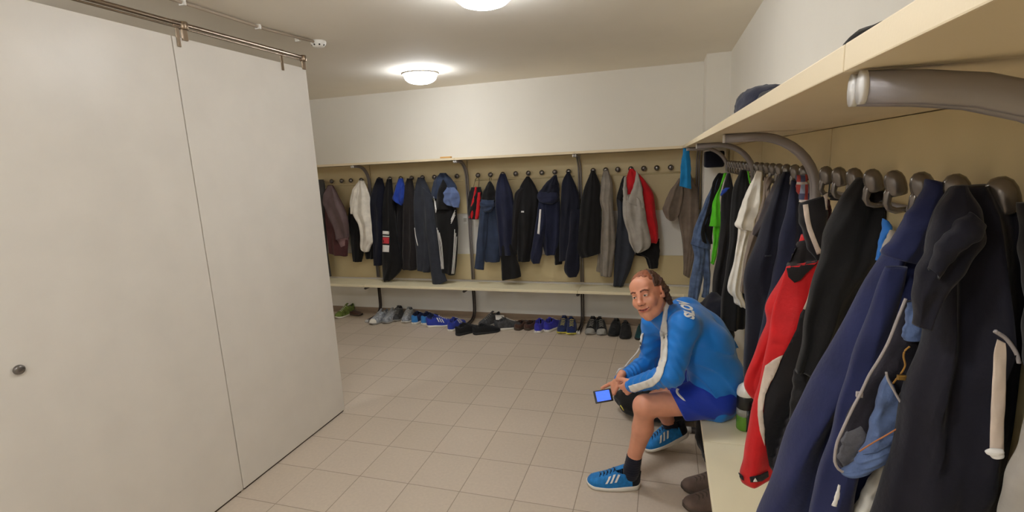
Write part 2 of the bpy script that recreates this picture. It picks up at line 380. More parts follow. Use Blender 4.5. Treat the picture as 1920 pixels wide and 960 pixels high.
# ------------------------------------------------------------------ cloth
CR = {'F1': (590, 280, 2.667), 'F2': (860, 280, 2.667), 'F3': (1080, 260, 3.2), 'F4': (600, 320, 4.8), 'R1': (1280, 280, 4.8), 'R2': (1280, 440, 4.8),
      'R3': (1380, 300, 3.2), 'R4': (1380, 580, 2.527), 'R5': (1620, 310, 2.909), 'N2': (1540, 560, 2.4), 'P': (0, 0, 1)}
def cv(c, pts):
    """survey marks (read off enlarged details of the room) to full-frame sight lines; a point may name its own detail"""
    out = []
    for p in pts:
        k = CR[p[2] if len(p) > 2 else c]; out.append((k[0]+p[0]/k[2], k[1]+p[1]/k[2]))
    return out
def resample(P, n):
    d = [0]
    for i in range(1, len(P)): d.append(d[-1]+(P[i]-P[i-1]).length)
    out = []
    for k in range(n):
        t = d[-1]*k/(n-1); i = 0
        while i < len(P)-2 and d[i+1] < t: i += 1
        f = (t-d[i])/max(1e-9, d[i+1]-d[i]); f = min(max(f, 0), 1)
        p0, p1, p2, p3 = P[max(i-1, 0)], P[i], P[i+1], P[min(i+2, len(P)-1)]
        lo = p1.lerp(p2, f); cr = .5*((2*p1)+(p2-p0)*f+(2*p0-5*p1+4*p2-p3)*f*f+(3*p1-p0-3*p2+p3)*f**3)
        out.append(lo.lerp(cr, .7))
    return out
def cloth(name, crop, L, R, Y, m, parent=None, depth=.05, dtop=None, folds=4, amp=.012, seed=1, n=56, k=56, drift=.5, back=.6, bulge=None, top0=.35, ax=1, wob=.002, out=None):
    """a hanging piece of cloth with its own thickness and folds between a left and a right edge, hung in the plane Y"""
    rnd = random.Random(seed*7+len(name)); YY = Y if isinstance(Y, (list, tuple)) else (Y, Y)
    def wp(P):
        q = cv(crop, P); return [at(a, b, ax, YY[0]+(YY[1]-YY[0])*i/max(1, len(q)-1)) for i, (a, b) in enumerate(q)]
    Lw, Rw = resample(wp(L), n), resample(wp(R), n)
    N = out if out is not None else (Vector((0, -1, 0)) if ax == 1 else Vector((-1, 0, 0)))
    ph = [rnd.uniform(0, 6.28) for _ in range(6)]; fr = [folds*rnd.uniform(.16, .26), folds*rnd.uniform(.35, .5), folds*rnd.uniform(.8, 1.0)]
    dr = [rnd.uniform(-1, 1)*drift*3 for _ in range(3)]
    V = []; F = []
    for i in range(n):
        s = i/(n-1); A, B = Lw[i], Rw[i]; mid = (A+B)/2; h = (B-A)/2; wd = h.length
        g = min(1, top0+s*2.2); D = (dtop if dtop is not None and s < .15 else depth)
        if dtop is not None: D = dtop+(depth-dtop)*min(1, s/.25)
        if bulge: D = D*(1+bulge[1]*math.exp(-((s-bulge[0])/bulge[2])**2))
        D = min(D*g, .85*wd+.006)
        wb = 1+wob/max(wd, .02)*math.sin(ph[3]+s*13)+wob*.6/max(wd, .02)*math.sin(ph[4]+s*29)
        for j in range(k):
            t = 2*PI*j/k; u = math.cos(t); v = math.sin(t); e = abs(v)**.8
            f = 0
            if v > 0 or True:
                a1 = math.sin(PI*fr[0]*u+ph[0]+dr[0]*s+.5*math.sin(s*4+ph[3])); a2 = math.sin(PI*fr[1]*u+ph[1]+dr[1]*s+.4*math.sin(s*6+ph[4])); a3 = math.sin(PI*fr[2]*u+ph[2]+dr[2]*s)
                f = (.7*(1-2*abs(a1)**.8)+.45*a2+.14*a3)*amp*1.25*min(1, .45+s*1.1)*min(1, wd/.05)*min(1, e**1.5*1.3)
                f += .25*amp*math.sin(s*17+ph[5]+2.5*u)*e*e*(.4+.6*math.sin(s*PI))
            q = mid+h*u
            f += min(1, e*e*1.2)*min(1, wd/.05)*(.012*noise.noise((q.x*7+seed, q.y*7, q.z*4.5))+.006*noise.noise((q.x*18, q.y*18+seed, q.z*9)))
            q = mid+h*(u*wb)+N*((D*e+f) if v >= 0 else (-D*back*e+f*.3)); q.x = min(q.x, XW-.021-.002*abs(v)); q.y = min(q.y, YW-.021-.002*abs(u)); V.append(q)
    for i in range(n-1):
        for j in range(k): F.append((i*k+j, i*k+(j+1) % k, (i+1)*k+(j+1) % k, (i+1)*k+j))
    # hem and top turned in
    for r, flip in ((0, 1), (n-1, 0)):
        c = sum((V[r*k+j] for j in range(k)), Vector())/k; base = len(V)
        inw = (V[(1 if r == 0 else n-2)*k]-V[r*k]).normalized()*.012
        for j in range(k): V.append(V[r*k+j].lerp(c, .25)+inw*.3)
        V.append(c+inw)
        for j in range(k):
            q = (r*k+j, r*k+(j+1) % k, base+(j+1) % k, base+j); F.append(q if r else q[::-1])
            q = (base+j, base+(j+1) % k, base+k); F.append(q if r else q[::-1])
    return mobj(name, V, F, m, parent)
def garment(label, cat, hook, name, group=None):
    return empty(name, hook, label, cat, group)
def bvh_of(objs):
    vs = []; fs = []
    for o in objs:
        M = world_of(o); n = len(vs); vs += [M @ v.co for v in o.data.vertices]; fs += [tuple(i+n for i in p.vertices) for p in o.data.polygons]
    return BVHTree.FromPolygons(vs, fs)
def lay(px, bvh, off, fallback=None):
    d = ray(px[0], px[1]).normalized(); h = bvh.ray_cast(CAM, d)
    if h[0] is None: return None
    nrm = h[1] if h[1].dot(d) < 0 else -h[1]
    return h[0]+nrm*off
def patch(name, px, targets, m, parent, off=.0025, step=6, bv=None, thick=.0012):
    """a flat panel sewn on: the outline px is laid onto the surface of the targets"""
    bv = bv or bvh_of(targets); xs = [p[0] for p in px]; ys = [p[1] for p in px]
    pts = []; n = len(px); ring = []
    for i in range(n):
        a, b = px[i], px[(i+1) % n]; L = math.hypot(b[0]-a[0], b[1]-a[1]); kk = max(1, int(L/step))
        for q in range(kk): ring.append((a[0]+(b[0]-a[0])*q/kk, a[1]+(b[1]-a[1])*q/kk))
    def inside(x, y):
        c = False; j = len(ring)-1
        for i in range(len(ring)):
            if (ring[i][1] > y) != (ring[j][1] > y) and x < (ring[j][0]-ring[i][0])*(y-ring[i][1])/(ring[j][1]-ring[i][1])+ring[i][0]: c = not c
            j = i
        return c
    pts = list(ring); y = min(ys)+step/2
    while y < max(ys):
        x = min(xs)+step/2
        while x < max(xs):
            if inside(x, y) and min((x-a)**2+(y-b)**2 for a, b in ring) > (step*.5)**2: pts.append((x, y))
            x += step
        y += step
    v2, _, fs, _, _, _ = delaunay_2d_cdt([Vector(p) for p in pts], [(i, (i+1) % len(ring)) for i in range(len(ring))], [list(range(len(ring)))], 1, 1e-4)
    W = [lay(p, bv, off) for p in v2]; ok = [p for p in W if p is not None]
    if not ok: return None
    med = sorted((p-CAM).length for p in ok)[len(ok)//2]
    W = [p if p is not None and abs((p-CAM).length-med) < .25 else CAM+ray(*v2[i]).normalized()*min(((q-CAM).length for q in ok), key=lambda z: abs(z-med)) for i, p in enumerate(W)]
    nv = len(W); back = [p+(p-CAM).normalized()*(thick+off*.6) for p in W]
    F = [tuple(f) for f in fs]; edges = {}
    for f in F:
        for i in range(len(f)):
            e = (f[i], f[(i+1) % len(f)]); edges[e] = 1
    F2 = [tuple(i+nv for i in f[::-1]) for f in F]; sd = [(b, a, a+nv, b+nv) for (a, b) in edges if (b, a) not in edges]
    return mobj(name, W+back, F+F2+sd, m, parent)
def stripe(name, px, wpx, targets, m, parent, off=.003, bv=None, step=5):
    """a ribbon of width wpx laid along the marks px"""
    bv = bv or bvh_of(targets); P = [Vector((a, b, 0)) for a, b in px]
    L = sum((P[i+1]-P[i]).length for i in range(len(P)-1)); n = max(3, int(L/step)); P = resample(P, n)
    l, r = [], []
    for i, p in enumerate(P):
        t = (P[min(i+1, n-1)]-P[max(i-1, 0)]).normalized(); q = Vector((-t.y, t.x, 0)); ww = wpx if not isinstance(wpx, (list, tuple)) else wpx[0]+(wpx[1]-wpx[0])*i/(n-1)
        l.append(((p+q*ww/2).x, (p+q*ww/2).y)); r.append(((p-q*ww/2).x, (p-q*ww/2).y))
    return patch(name, l+r[::-1], targets, m, parent, off, max(step, .5), bv)

c_black = fab('black_fleece', (19, 18, 19)); c_black2 = fab('black_cotton', (25, 23, 25)); c_navy = fab('navy_fabric', (27, 31, 54)); c_navy2 = fab('deep_navy_fabric', (19, 21, 36))
c_slate = fab('slate_fabric', (48, 51, 60)); c_slateb = fab('slate_blue_sweat', (46, 57, 80)); c_white = fab('white_cotton', (226, 220, 208)); c_grey = fab('grey_jersey', (158, 152, 144))
c_taupe = fab('taupe_cotton', (118, 104, 92)); c_gtrous = fab('grey_trouser_cloth', (132, 124, 114)); c_red = fab('red_cotton', (190, 26, 34)); c_bblue = fab('royal_blue_cotton', (36, 66, 160))
c_denimb = fab('washed_blue_cotton', (92, 108, 148)); c_char = fab('charcoal_brown_fabric', (34, 30, 31)); c_mauve = fab('brown_mauve_nylon', (98, 80, 80), rough=.5); c_maroon = fab('maroon_nylon', (78, 42, 44), rough=.6)
c_teal = fab('bright_blue_towel', (32, 130, 190), bump=.5, bscale=250); c_green = fab('bright_green_jersey', (84, 188, 34)); c_jean = denim('washed_denim', (86, 104, 138)); c_jeand = denim('dark_denim', (40, 48, 74))
c_lab = fab('white_print', (228, 226, 222), vary=.03); c_redp = fab('red_print', (200, 60, 70)); c_dkgrey = fab('dark_grey_wool', (74, 72, 70))
c_brownblk = fab('brown_black_nylon', (48, 40, 42), rough=.55); c_purp = fab('dusty_purple_patch', (150, 120, 124))

YF = 5.07
def far(label, cat, name, hx, parts, Y=YF, group=None):
    """garment on the far wall; parts: (name, crop, L, R, material, options)"""
    g = garment(label, cat, (hx, YW-.07, 1.62), name, group); out = []
    for p in parts:
        o = dict(p[5]) if len(p) > 5 else {}; YY = o.pop('Y', Y)
        out.append(cloth(p[0], p[1], p[2], p[3], YY, p[4], g, seed=int(abs(hx)*100)+len(out), **o))
    return g, out
G1 = 'dark jackets on the far wall hooks'
far('long dark grey coat at the far left, half behind the partition', 'coat', 'wool_coat', -3.94, [('coat_body', 'F4', [(-10, 80), (-45, 160), (-60, 500), (-40, 800), (-10, 950)], [(30, 80), (46, 160), (48, 480), (62, 700), (98, 950)], c_dkgrey, dict(depth=.07))])
g, o = far('brown mauve quilted jacket with a dusty pink patch near the partition', 'jacket', 'quilted_jacket', -3.8, [
    ('jacket_body', 'F4', [(75, 130), (40, 215), (50, 400), (70, 600), (92, 740)], [(115, 130), (165, 225), (235, 370), (262, 560), (245, 770)], c_maroon, dict(depth=.06)),
    ('sleeve', 'F4', [(80, 135), (36, 215), (32, 290), (70, 380), (125, 500), (150, 620)], [(110, 135), (160, 230), (225, 360), (255, 470), (260, 560), (255, 600)], c_mauve, dict(depth=.06, Y=YF-.05, folds=3, amp=.014))])
patch('pocket_patch', cv('F4', [(150, 622), (250, 582), (256, 660), (190, 690)]), o, c_purp, g)
far('black trousers hanging behind the white shirt', 'trousers', 'black_trousers', -3.45, [
    ('trouser_leg', 'F4', [(262, 330), (258, 420), (270, 560), (285, 700), (298, 815)], [(320, 330), (350, 450), (372, 560), (395, 700), (378, 820)], c_black, dict(depth=.035)),
    ('trouser_leg', 'F4', [(390, 500), (398, 640), (405, 730), (412, 790)], [(480, 480), (490, 600), (492, 700), (484, 793)], c_black, dict(depth=.035))], Y=YF+.03)
far('white long shirt hanging on the far wall near the partition', 'shirt', 'white_shirt', -3.4, [
    ('shirt_body', 'F4', [(352, 88), (320, 150), (300, 260), (300, 390), (350, 480), (370, 580), (372, 700), (400, 730)], [(395, 88), (430, 170), (455, 270), (468, 400), (484, 540), (486, 630), (460, 675), (443, 728)], c_white, dict(depth=.045, amp=.014, folds=5)),
    ('sleeve', 'F4', [(345, 100), (290, 180), (272, 290), (278, 386)], [(365, 110), (350, 220), (325, 320), (305, 392)], c_white, dict(depth=.03, Y=YF-.04, folds=2))], Y=YF-.03)
far('black jacket directly right of the first bracket post', 'jacket', 'black_jacket', -3.16, [
    ('jacket_body', 'F1', [(312, 145), (292, 200), (280, 270), (290, 380), (295, 480), (298, 578)], [(338, 145), (352, 200), (362, 330), (358, 450), (336, 580)], c_navy2, dict(depth=.06))], group=G1)
g, o = far('long black jacket with white and red woven labels on its front', 'jacket', 'black_jacket', -3.02, [
    ('jacket_body', 'F1', [(362, 148), (348, 220), (342, 400), (340, 560), (345, 655)], [(386, 148), (396, 260), (410, 420), (440, 585), (385, 655)], c_black, dict(depth=.06))], Y=YF-.03, group=G1)
for a, b, mm in ((408, 426, c_lab), (440, 472, c_redp), (478, 514, c_lab)): patch('woven_label', cv('F1', [(341, a), (374, a+2), (372, b), (340, b-2)]), o, mm, g, step=2)
patch('label_edge', cv('F1', [(341, 431), (374, 433), (374, 439), (341, 437)]), o, c_lab, g, step=2)
far('royal blue T-shirt bunched on the hook between black jackets', 'shirt', 'blue_tshirt', -2.88, [('shirt_body', 'F1', [(420, 145), (398, 215), (390, 245), (402, 262), (432, 280)], [(442, 145), (450, 200), (448, 240), (444, 265), (438, 280)], c_bblue, dict(depth=.05))], Y=YF-.04)
far('dark trousers hanging under the royal blue T-shirt', 'trousers', 'dark_trousers', -2.86, [('trouser_leg', 'F1', [(402, 180), (396, 300), (396, 420), (404, 590)], [(455, 180), (465, 300), (462, 450), (445, 600)], c_black2, dict(depth=.04))], Y=YF+.03)
far('plain brown black jacket left of the slate jacket', 'jacket', 'black_jacket', -2.74, [('jacket_body', 'F1', [(462, 145), (448, 210), (442, 400), (440, 500), (445, 598)], [(488, 145), (505, 250), (508, 400), (514, 480), (508, 602)], c_char, dict(depth=.06))], Y=YF-.01, group=G1)
g, o = far('slate grey jacket whose long sleeve hangs over the far bench', 'jacket', 'slate_jacket', -2.6, [
    ('jacket_body', 'F1', [(516, 140), (500, 210), (498, 350), (508, 500), (514, 600)], [(545, 140), (580, 215), (606, 350), (612, 480), (580, 614)], c_slate, dict(depth=.06)),
    ('sleeve', 'F1', [(540, 190), (556, 400), (572, 520), (584, 620), (594, 690)], [(585, 230), (608, 390), (618, 500), (640, 590), (662, 658)], c_slate, dict(depth=.045, Y=YF-.07, folds=2))], Y=YF-.02)
stripe('white_piping', cv('F1', [(500, 392), (505, 430), (516, 482)]), 1.6, o, c_lab, g)
g, o = far('black tracksuit jacket with white triple stripes and a washed blue hood', 'jacket', 'striped_tracksuit', -2.4, [
    ('jacket_body', 'F1', [(600, 200), (592, 270), (606, 400), (618, 500), (640, 606)], [(690, 200), (708, 290), (716, 400), (714, 520), (700, 628)], c_black, dict(depth=.07)),
    ('hood', 'F1', [(628, 118), (602, 150), (586, 200), (584, 238)], [(655, 118), (682, 145), (712, 195), (700, 262)], c_slateb, dict(depth=.06, Y=YF-.03)),
    ('hood_opening', 'F1', [(640, 150), (622, 190), (612, 240), (606, 300)], [(655, 150), (670, 190), (668, 240), (690, 300)], c_black, dict(depth=.05, Y=YF-.06, folds=2)),
    ('hood_fold', 'F1', [(655, 190), (635, 225), (628, 250), (660, 276)], [(700, 190), (724, 225), (727, 250), (722, 292)], c_denimb, dict(depth=.04, Y=YF-.08, folds=3))], Y=YF-.02)
for d_ in (0, 6, 12):
    stripe('white_stripe', cv('F1', [(596+d_*.6, 236+d_*1.8), (601+d_*.4, 275), (607+d_*.3, 318-d_)]), 1.1, o, c_lab, g, step=2)
    stripe('white_stripe', cv('F1', [(612+d_, 392+d_*2), (624+d_, 480), (636+d_*.7, 598)]), 1.1, o, c_lab, g, step=3)
    stripe('white_stripe', cv('F1', [(682, 352+d_*1.6), (692, 328+d_*1.8), (702, 303+d_*2)]), 1.3, o, c_lab, g, step=2)
    stripe('white_stripe', cv('F1', [(700+d_*.8, 400+d_*3), (694+d_*.8, 520), (685+d_*.8, 622)]), 1.1, o, c_lab, g, step=3)

g, o = far('small red and black drawstring bag hanging beside the far post', 'bag', 'drawstring_bag', -1.93, [
    ('bag_body', 'F2', [(62, 190), (50, 240), (46, 300), (50, 345)], [(112, 188), (118, 230), (114, 300), (100, 350)], c_black2, dict(depth=.05, folds=3)),
    ('red_panel', 'F2', [(82, 188), (72, 240), (58, 300), (52, 342)], [(92, 188), (88, 240), (80, 300), (72, 348)], c_red, dict(depth=.05, Y=YF-.03, folds=1, amp=.003)),
    ('red_panel', 'F2', [(96, 215), (88, 300), (82, 348)], [(110, 215), (108, 300), (98, 349)], c_red, dict(depth=.04, Y=YF-.03, folds=1, amp=.003))])
MB().tube([at(*cv('F2', [q])[0], 1, YF-.02) for q in ((74, 190), (84, 150), (97, 135), (102, 155), (100, 190))], .0028, 6).build('cord', M_black_pl, g, True)
far('slate blue sweater with a black neck, long sleeve hanging left', 'sweater', 'hooded_sweater', -1.8, [
    ('sweater_body', 'F2', [(140, 225), (112, 290), (112, 400), (122, 480), (135, 560)], [(175, 225), (190, 280), (205, 400), (210, 480), (205, 562)], c_slateb, dict(depth=.06)),
    ('neck', 'F2', [(152, 160), (130, 200), (108, 255)], [(160, 160), (180, 195), (190, 262)], c_black, dict(depth=.05, Y=YF-.035, folds=2)),
    ('sleeve', 'F2', [(112, 262), (100, 380), (90, 490), (80, 592)], [(150, 280), (146, 400), (136, 500), (126, 602)], c_slateb, dict(depth=.045, Y=YF-.05, folds=2)),
    ('hood', 'F2', [(112, 250), (108, 280), (125, 312)], [(178, 255), (178, 285), (160, 315)], c_slateb, dict(depth=.05, Y=YF-.07, folds=2))])
MB().tube([at(*cv('F2', [q])[0], 1, YF-.02) for q in ((155, 165), (153, 148), (160, 135), (165, 148), (158, 165))], .0025, 6).build('hanger_loop', M_black_pl, bpy.data.objects['hooded_sweater'], True)
far('navy jacket whose black sleeves hang down to the far bench', 'jacket', 'navy_jacket', -1.66, [
    ('jacket_body', 'F2', [(208, 122), (190, 175), (184, 280), (200, 420), (206, 530)], [(234, 122), (268, 220), (284, 330), (282, 430), (290, 525)], c_navy, dict(depth=.065)),
    ('sleeve', 'F2', [(205, 420), (210, 530), (215, 600), (218, 655)], [(262, 420), (285, 520), (305, 590), (312, 636)], c_black, dict(depth=.045, Y=YF-.03, folds=3))], Y=YF-.02)
g, o = far('black zip jacket with a tiny white chest logo', 'jacket', 'black_jacket', -1.38, [
    ('jacket_body', 'F2', [(340, 135), (305, 190), (290, 260), (290, 400), (298, 558)], [(352, 135), (385, 185), (402, 235), (385, 400), (355, 560)], c_black, dict(depth=.065)),
    ('sleeve', 'F2', [(310, 190), (280, 225), (270, 330), (262, 440), (262, 525)], [(335, 200), (310, 270), (300, 380), (296, 450), (290, 528)], c_black2, dict(depth=.04, Y=YF-.03, folds=2))])
patch('chest_logo', cv('F2', [(313, 308), (327, 308), (327, 316), (313, 316)]), o, c_lab, g, step=2)
g, o = far('navy hooded jacket with a white ladder stripe down its front', 'jacket', 'hooded_jacket', -1.1, [
    ('jacket_body', 'F2', [(440, 190), (410, 270), (405, 380), (420, 470), (432, 526)], [(500, 190), (508, 280), (510, 400), (505, 470), (492, 526)], c_navy, dict(depth=.06)),
    ('collar', 'F2', [(478, 128), (440, 165), (400, 215), (395, 240)], [(490, 128), (500, 170), (505, 215), (500, 262)], c_navy2, dict(depth=.06, Y=YF-.02)),
    ('hood', 'F2', [(400, 212), (392, 232), (405, 262), (440, 272)], [(490, 215), (500, 235), (490, 262), (465, 275)], c_navy, dict(depth=.06, Y=YF-.06, folds=2)),
    ('sleeve', 'F2', [(400, 260), (385, 380), (368, 480), (360, 545), (372, 570)], [(440, 270), (438, 380), (424, 470), (415, 530), (405, 570)], c_navy, dict(depth=.045, Y=YF-.05, folds=2)),
    ('sleeve', 'F2', [(478, 430), (480, 520), (480, 575)], [(515, 430), (522, 520), (518, 574)], c_black, dict(depth=.035, Y=YF, folds=2))])
patch('ladder_stripe', cv('F2', [(404, 300), (414, 300), (405, 425), (394, 422)]), o, c_lab, g, step=3)
far('dark navy jacket with a turned-up collar beside the third post', 'jacket', 'navy_jacket', -.95, [
    ('jacket_body', 'F2', [(542, 112), (518, 165), (510, 300), (505, 430), (502, 560)], [(556, 112), (585, 180), (606, 250), (602, 430), (590, 540)], c_navy2, dict(depth=.06)),
    ('sleeve', 'F2', [(560, 300), (550, 460), (526, 598), (548, 636)], [(606, 300), (603, 480), (606, 600), (590, 637)], c_navy2, dict(depth=.045, Y=YF-.05, folds=2))], Y=YF-.01)
far('large plain black coat just right of the third bracket post', 'coat', 'black_coat', -.7, [
    ('coat_body', 'F3', [(92, 190), (55, 280), (30, 390), (15, 520), (2, 660), (30, 716)], [(112, 190), (145, 270), (152, 400), (154, 540), (150, 684)], c_black, dict(depth=.075, amp=.014))], Y=YF-.03)
far('grey beige trousers folded over a hook beside the black coat', 'trousers', 'grey_trousers', -.57, [
    ('trouser_leg', 'F3', [(165, 190), (150, 270), (138, 360), (155, 440), (150, 560), (146, 700), (146, 820)], [(194, 190), (218, 265), (222, 380), (230, 480), (235, 640), (214, 828)], c_gtrous, dict(depth=.05, folds=4, amp=.016)),
    ('trouser_leg', 'F3', [(150, 560), (132, 690), (122, 795)], [(185, 560), (175, 690), (160, 800)], c_gtrous, dict(depth=.03, Y=YF+.02, folds=2))], Y=YF-.03)
far('dark slate trousers and vest behind the red shirt', 'trousers', 'slate_trousers', -.4, [
    ('trouser_leg', 'F3', [(275, 240), (246, 350), (250, 460), (238, 600), (230, 740), (222, 882)], [(300, 240), (335, 420), (350, 560), (352, 680), (325, 790), (285, 884)], c_slate, dict(depth=.045, folds=4)),
    ('black_top', 'F3', [(282, 225), (262, 290), (244, 358)], [(300, 225), (300, 300), (285, 382)], c_black, dict(depth=.04, Y=YF-.03, folds=2))], Y=YF)
far('bright red T-shirt half covered by a grey one', 'shirt', 'red_tshirt', -.33, [
    ('shirt_body', 'F3', [(318, 180), (300, 260), (320, 400), (400, 520), (440, 620)], [(345, 180), (405, 240), (466, 335), (478, 440), (496, 590), (485, 628)], c_red, dict(depth=.06, folds=4))], Y=YF-.03)
far('black shorts hanging under the grey and red shirts', 'shorts', 'black_shorts', -.3, [
    ('shorts_leg', 'F3', [(355, 600), (360, 695), (410, 710), (438, 778)], [(500, 600), (502, 660), (500, 710), (490, 776)], c_black, dict(depth=.035))], Y=YF+.02)
far('light grey T-shirt draped in a deep swag over the red one', 'shirt', 'grey_tshirt', -.34, [
    ('shirt_body', 'F3', [(283, 340), (280, 420), (288, 500), (310, 560), (325, 630), (352, 682)], [(352, 330), (400, 360), (415, 430), (432, 520), (448, 600), (440, 655), (385, 685)], c_grey, dict(depth=.05, folds=4, amp=.018, drift=1.5)),
    ('shirt_strap', 'F3', [(290, 230), (282, 290), (282, 360)], [(302, 225), (306, 290), (312, 370)], c_grey, dict(depth=.03, folds=1, amp=.004)),
    ('shirt_shoulder', 'F3', [(360, 188), (352, 260), (330, 320), (310, 380)], [(375, 210), (395, 280), (405, 350), (412, 420)], c_grey, dict(depth=.035, Y=YF-.11, folds=2, amp=.008))], Y=YF-.1)
far('grey brown work trousers hanging below the blue towel', 'trousers', 'taupe_trousers', .11, [
    ('trouser_leg', 'F3', [(628, 210), (612, 320), (612, 480), (632, 580), (645, 700), (642, 812)], [(690, 210), (730, 320), (735, 480), (722, 620), (702, 740), (682, 835)], c_taupe, dict(depth=.06, folds=4)),
    ('bunched_leg', 'F3', [(618, 235), (560, 320), (520, 415), (538, 470), (560, 492)], [(645, 260), (640, 360), (628, 430), (610, 470), (590, 492)], c_taupe, dict(depth=.05, Y=YF-.05, folds=3, amp=.016))])
t = cloth('blue_towel', 'F3', [(646, 42), (634, 120), (626, 200), (622, 285)], [(678, 44), (686, 120), (690, 220), (690, 302)], 4.79, c_teal, None, depth=.02, folds=3, amp=.006)
tag(t, 'bright blue towel hanging from the shelf corner over the brown trousers', 'towel')

# ------------------------------------------------------------------ clothes on the right wall
def right(label, cat, name, hy, parts, group=None):
    g = garment(label, cat, (XW-.06, hy, 1.64), name, group); out = []
    for p in parts:
        o = dict(p[6]) if len(p) > 6 else {}
        out.append(cloth(p[0], p[1], p[2], p[3], p[4], p[5], g, seed=int(hy*100)+len(out), **o))
    return g, out
right('worn blue jeans hanging in the far corner with a black belt', 'jeans', 'blue_jeans', 4.5, [
    ('jeans_hip', 'R1', [(300, 240), (250, 360), (180, 520), (120, 660), (72, 850)], [(350, 240), (330, 420), (290, 600), (262, 760), (250, 900)], 4.45, c_jean, dict(depth=.06, amp=.014)),
    ('trouser_leg', 'R2', [(80, 90), (105, 180), (80, 330), (50, 520), (35, 640)], [(190, 90), (200, 200), (180, 380), (160, 500), (130, 640)], 4.45, c_jean, dict(depth=.05)),
    ('trouser_leg', 'R2', [(140, 120), (160, 250), (190, 400), (170, 560)], [(240, 110), (250, 260), (248, 420), (240, 560)], 4.47, c_jean, dict(depth=.04)),
    ('belt', 'R1', [(318, 215), (270, 300), (245, 430), (215, 560), (160, 740), (178, 830)], [(345, 210), (300, 300), (278, 430), (245, 560), (200, 680), (215, 850)], 4.37, c_black, dict(depth=.02, folds=1, amp=.002)),
    ('dark_lining', 'R1', [(330, 215), (290, 380), (232, 560), (185, 720), (240, 850)], [(380, 215), (340, 380), (290, 560), (270, 720), (270, 850)], 4.41, c_black, dict(depth=.03, folds=2))])
right('bright green T-shirt with a short sleeve hanging in the far corner', 'shirt', 'green_tshirt', 4.0, [
    ('shirt_body', 'R1', [(340, 560), (280, 700), (272, 850), (260, 985), (248, 1020)], [(358, 560), (342, 700), (325, 840), (305, 950), (282, 1040)], 4.02, c_green, dict(depth=.035)),
    ('sleeve', 'R1', [(372, 212), (335, 330), (275, 470), (240, 690)], [(398, 212), (352, 330), (332, 450), (356, 690)], 3.96, c_green, dict(depth=.04, folds=3))])
right('black coat hanging right of the green T-shirt, blue edge at its neck', 'coat', 'black_coat', 3.68, [
    ('coat_body', 'R1', [(400, 215), (350, 400), (345, 600), (320, 860), (270, 1200), (255, 1500)], [(430, 215), (470, 420), (490, 700), (480, 960), (470, 1200), (470, 1500)], 3.62, c_black2, dict(depth=.07)),
    ('blue_collar', 'R1', [(385, 345), (355, 370), (338, 410)], [(425, 345), (390, 385), (345, 422)], 3.52, c_bblue, dict(depth=.012, folds=1, amp=.002))])
g, o = right('long black coat between the green T-shirt and the white shirt', 'coat', 'black_coat', 3.05, [
    ('coat_body', 'R1', [(518, 185), (460, 320), (435, 500), (425, 760), (390, 1050), (345, 1400), (335, 1600)], [(578, 185), (606, 300), (600, 480), (590, 760), (575, 1060), (575, 1400), (560, 1600)], 3.05, c_black, dict(depth=.08, amp=.016)),
    ('green_lining', 'R1', [(580, 195), (586, 240), (600, 310)], [(594, 195), (604, 250), (612, 300)], 3.0, c_green, dict(depth=.012, folds=1, amp=.002))])
right('white shirt with a wide sleeve hanging on the right wall', 'shirt', 'white_shirt', 2.72, [
    ('shirt_body', 'R1', [(664, 190), (600, 330), (540, 480), (498, 700), (478, 900), (450, 1060), (400, 1240), (412, 1290), (450, 1320), (460, 1375)], [(718, 190), (724, 330), (716, 480), (690, 560), (640, 720), (575, 900), (540, 1100), (535, 1290), (560, 1370), (572, 1430)], 2.72, c_white, dict(depth=.07, folds=5, amp=.018)),
    ('sleeve', 'R1', [(668, 195), (610, 320), (530, 500), (470, 668), (500, 712)], [(716, 200), (716, 380), (690, 540), (650, 650), (632, 734)], 2.66, c_white, dict(depth=.06, folds=3, amp=.014))])
right('grey brown cardigan squeezed between the white shirt and the navy jacket', 'cardigan', 'grey_cardigan', 2.5, [
    ('cardigan_body', 'R1', [(735, 250), (715, 450), (640, 700), (600, 800), (555, 960), (530, 1150), (520, 1280)], [(760, 250), (765, 450), (740, 680), (690, 830), (620, 1000), (575, 1180), (560, 1300)], 2.52, c_taupe, dict(depth=.05, amp=.014))])
right('brown black nylon jacket hanging in front of the grey brown cardigan', 'jacket', 'nylon_jacket', 2.4, [
    ('jacket_body', 'R1', [(870, 220), (820, 300), (740, 480), (670, 650), (625, 765)], [(940, 220), (940, 420), (880, 600), (770, 760), (690, 800)], 2.42, c_brownblk, dict(depth=.06, amp=.012)),
    ('beige_lining', 'R1', [(755, 245), (745, 320), (752, 460)], [(800, 245), (800, 300), (765, 455)], 2.46, c_taupe, dict(depth=.02, folds=1))])
g, o = right('long navy jacket behind the drinking bottle, left of the red jacket', 'jacket', 'navy_jacket', 2.2, [
    ('jacket_body', 'R3', [(285, 70), (235, 180), (180, 320), (120, 480), (62, 640), (46, 740), (60, 900), (50, 1040), (45, 1300)], [(352, 72), (385, 240), (420, 450), (430, 650), (400, 850), (350, 1000), (300, 1300)], 2.2, c_navy2, dict(depth=.085, folds=5, amp=.018)),
    ('sleeve', 'R3', [(330, 120), (300, 300), (260, 480), (220, 660), (190, 820), (130, 1100)], [(365, 120), (390, 300), (400, 500), (370, 700), (320, 850), (240, 1100)], 2.12, c_navy, dict(depth=.05, folds=2, amp=.012))])
patch('grey_logo', cv('R3', [(175, 570), (215, 566), (215, 577), (175, 580)]), o, c_slate, g, step=3)
t = cloth('plaid_shirt', 'R3', [(358, 92), (362, 170), (382, 252)], [(428, 86), (436, 170), (452, 248)], 1.99, plaid_mat(), None, depth=.03, folds=3, amp=.006)
tag(t, 'small piece of red and blue plaid shirt on the hook beside the bracket post', 'shirt')
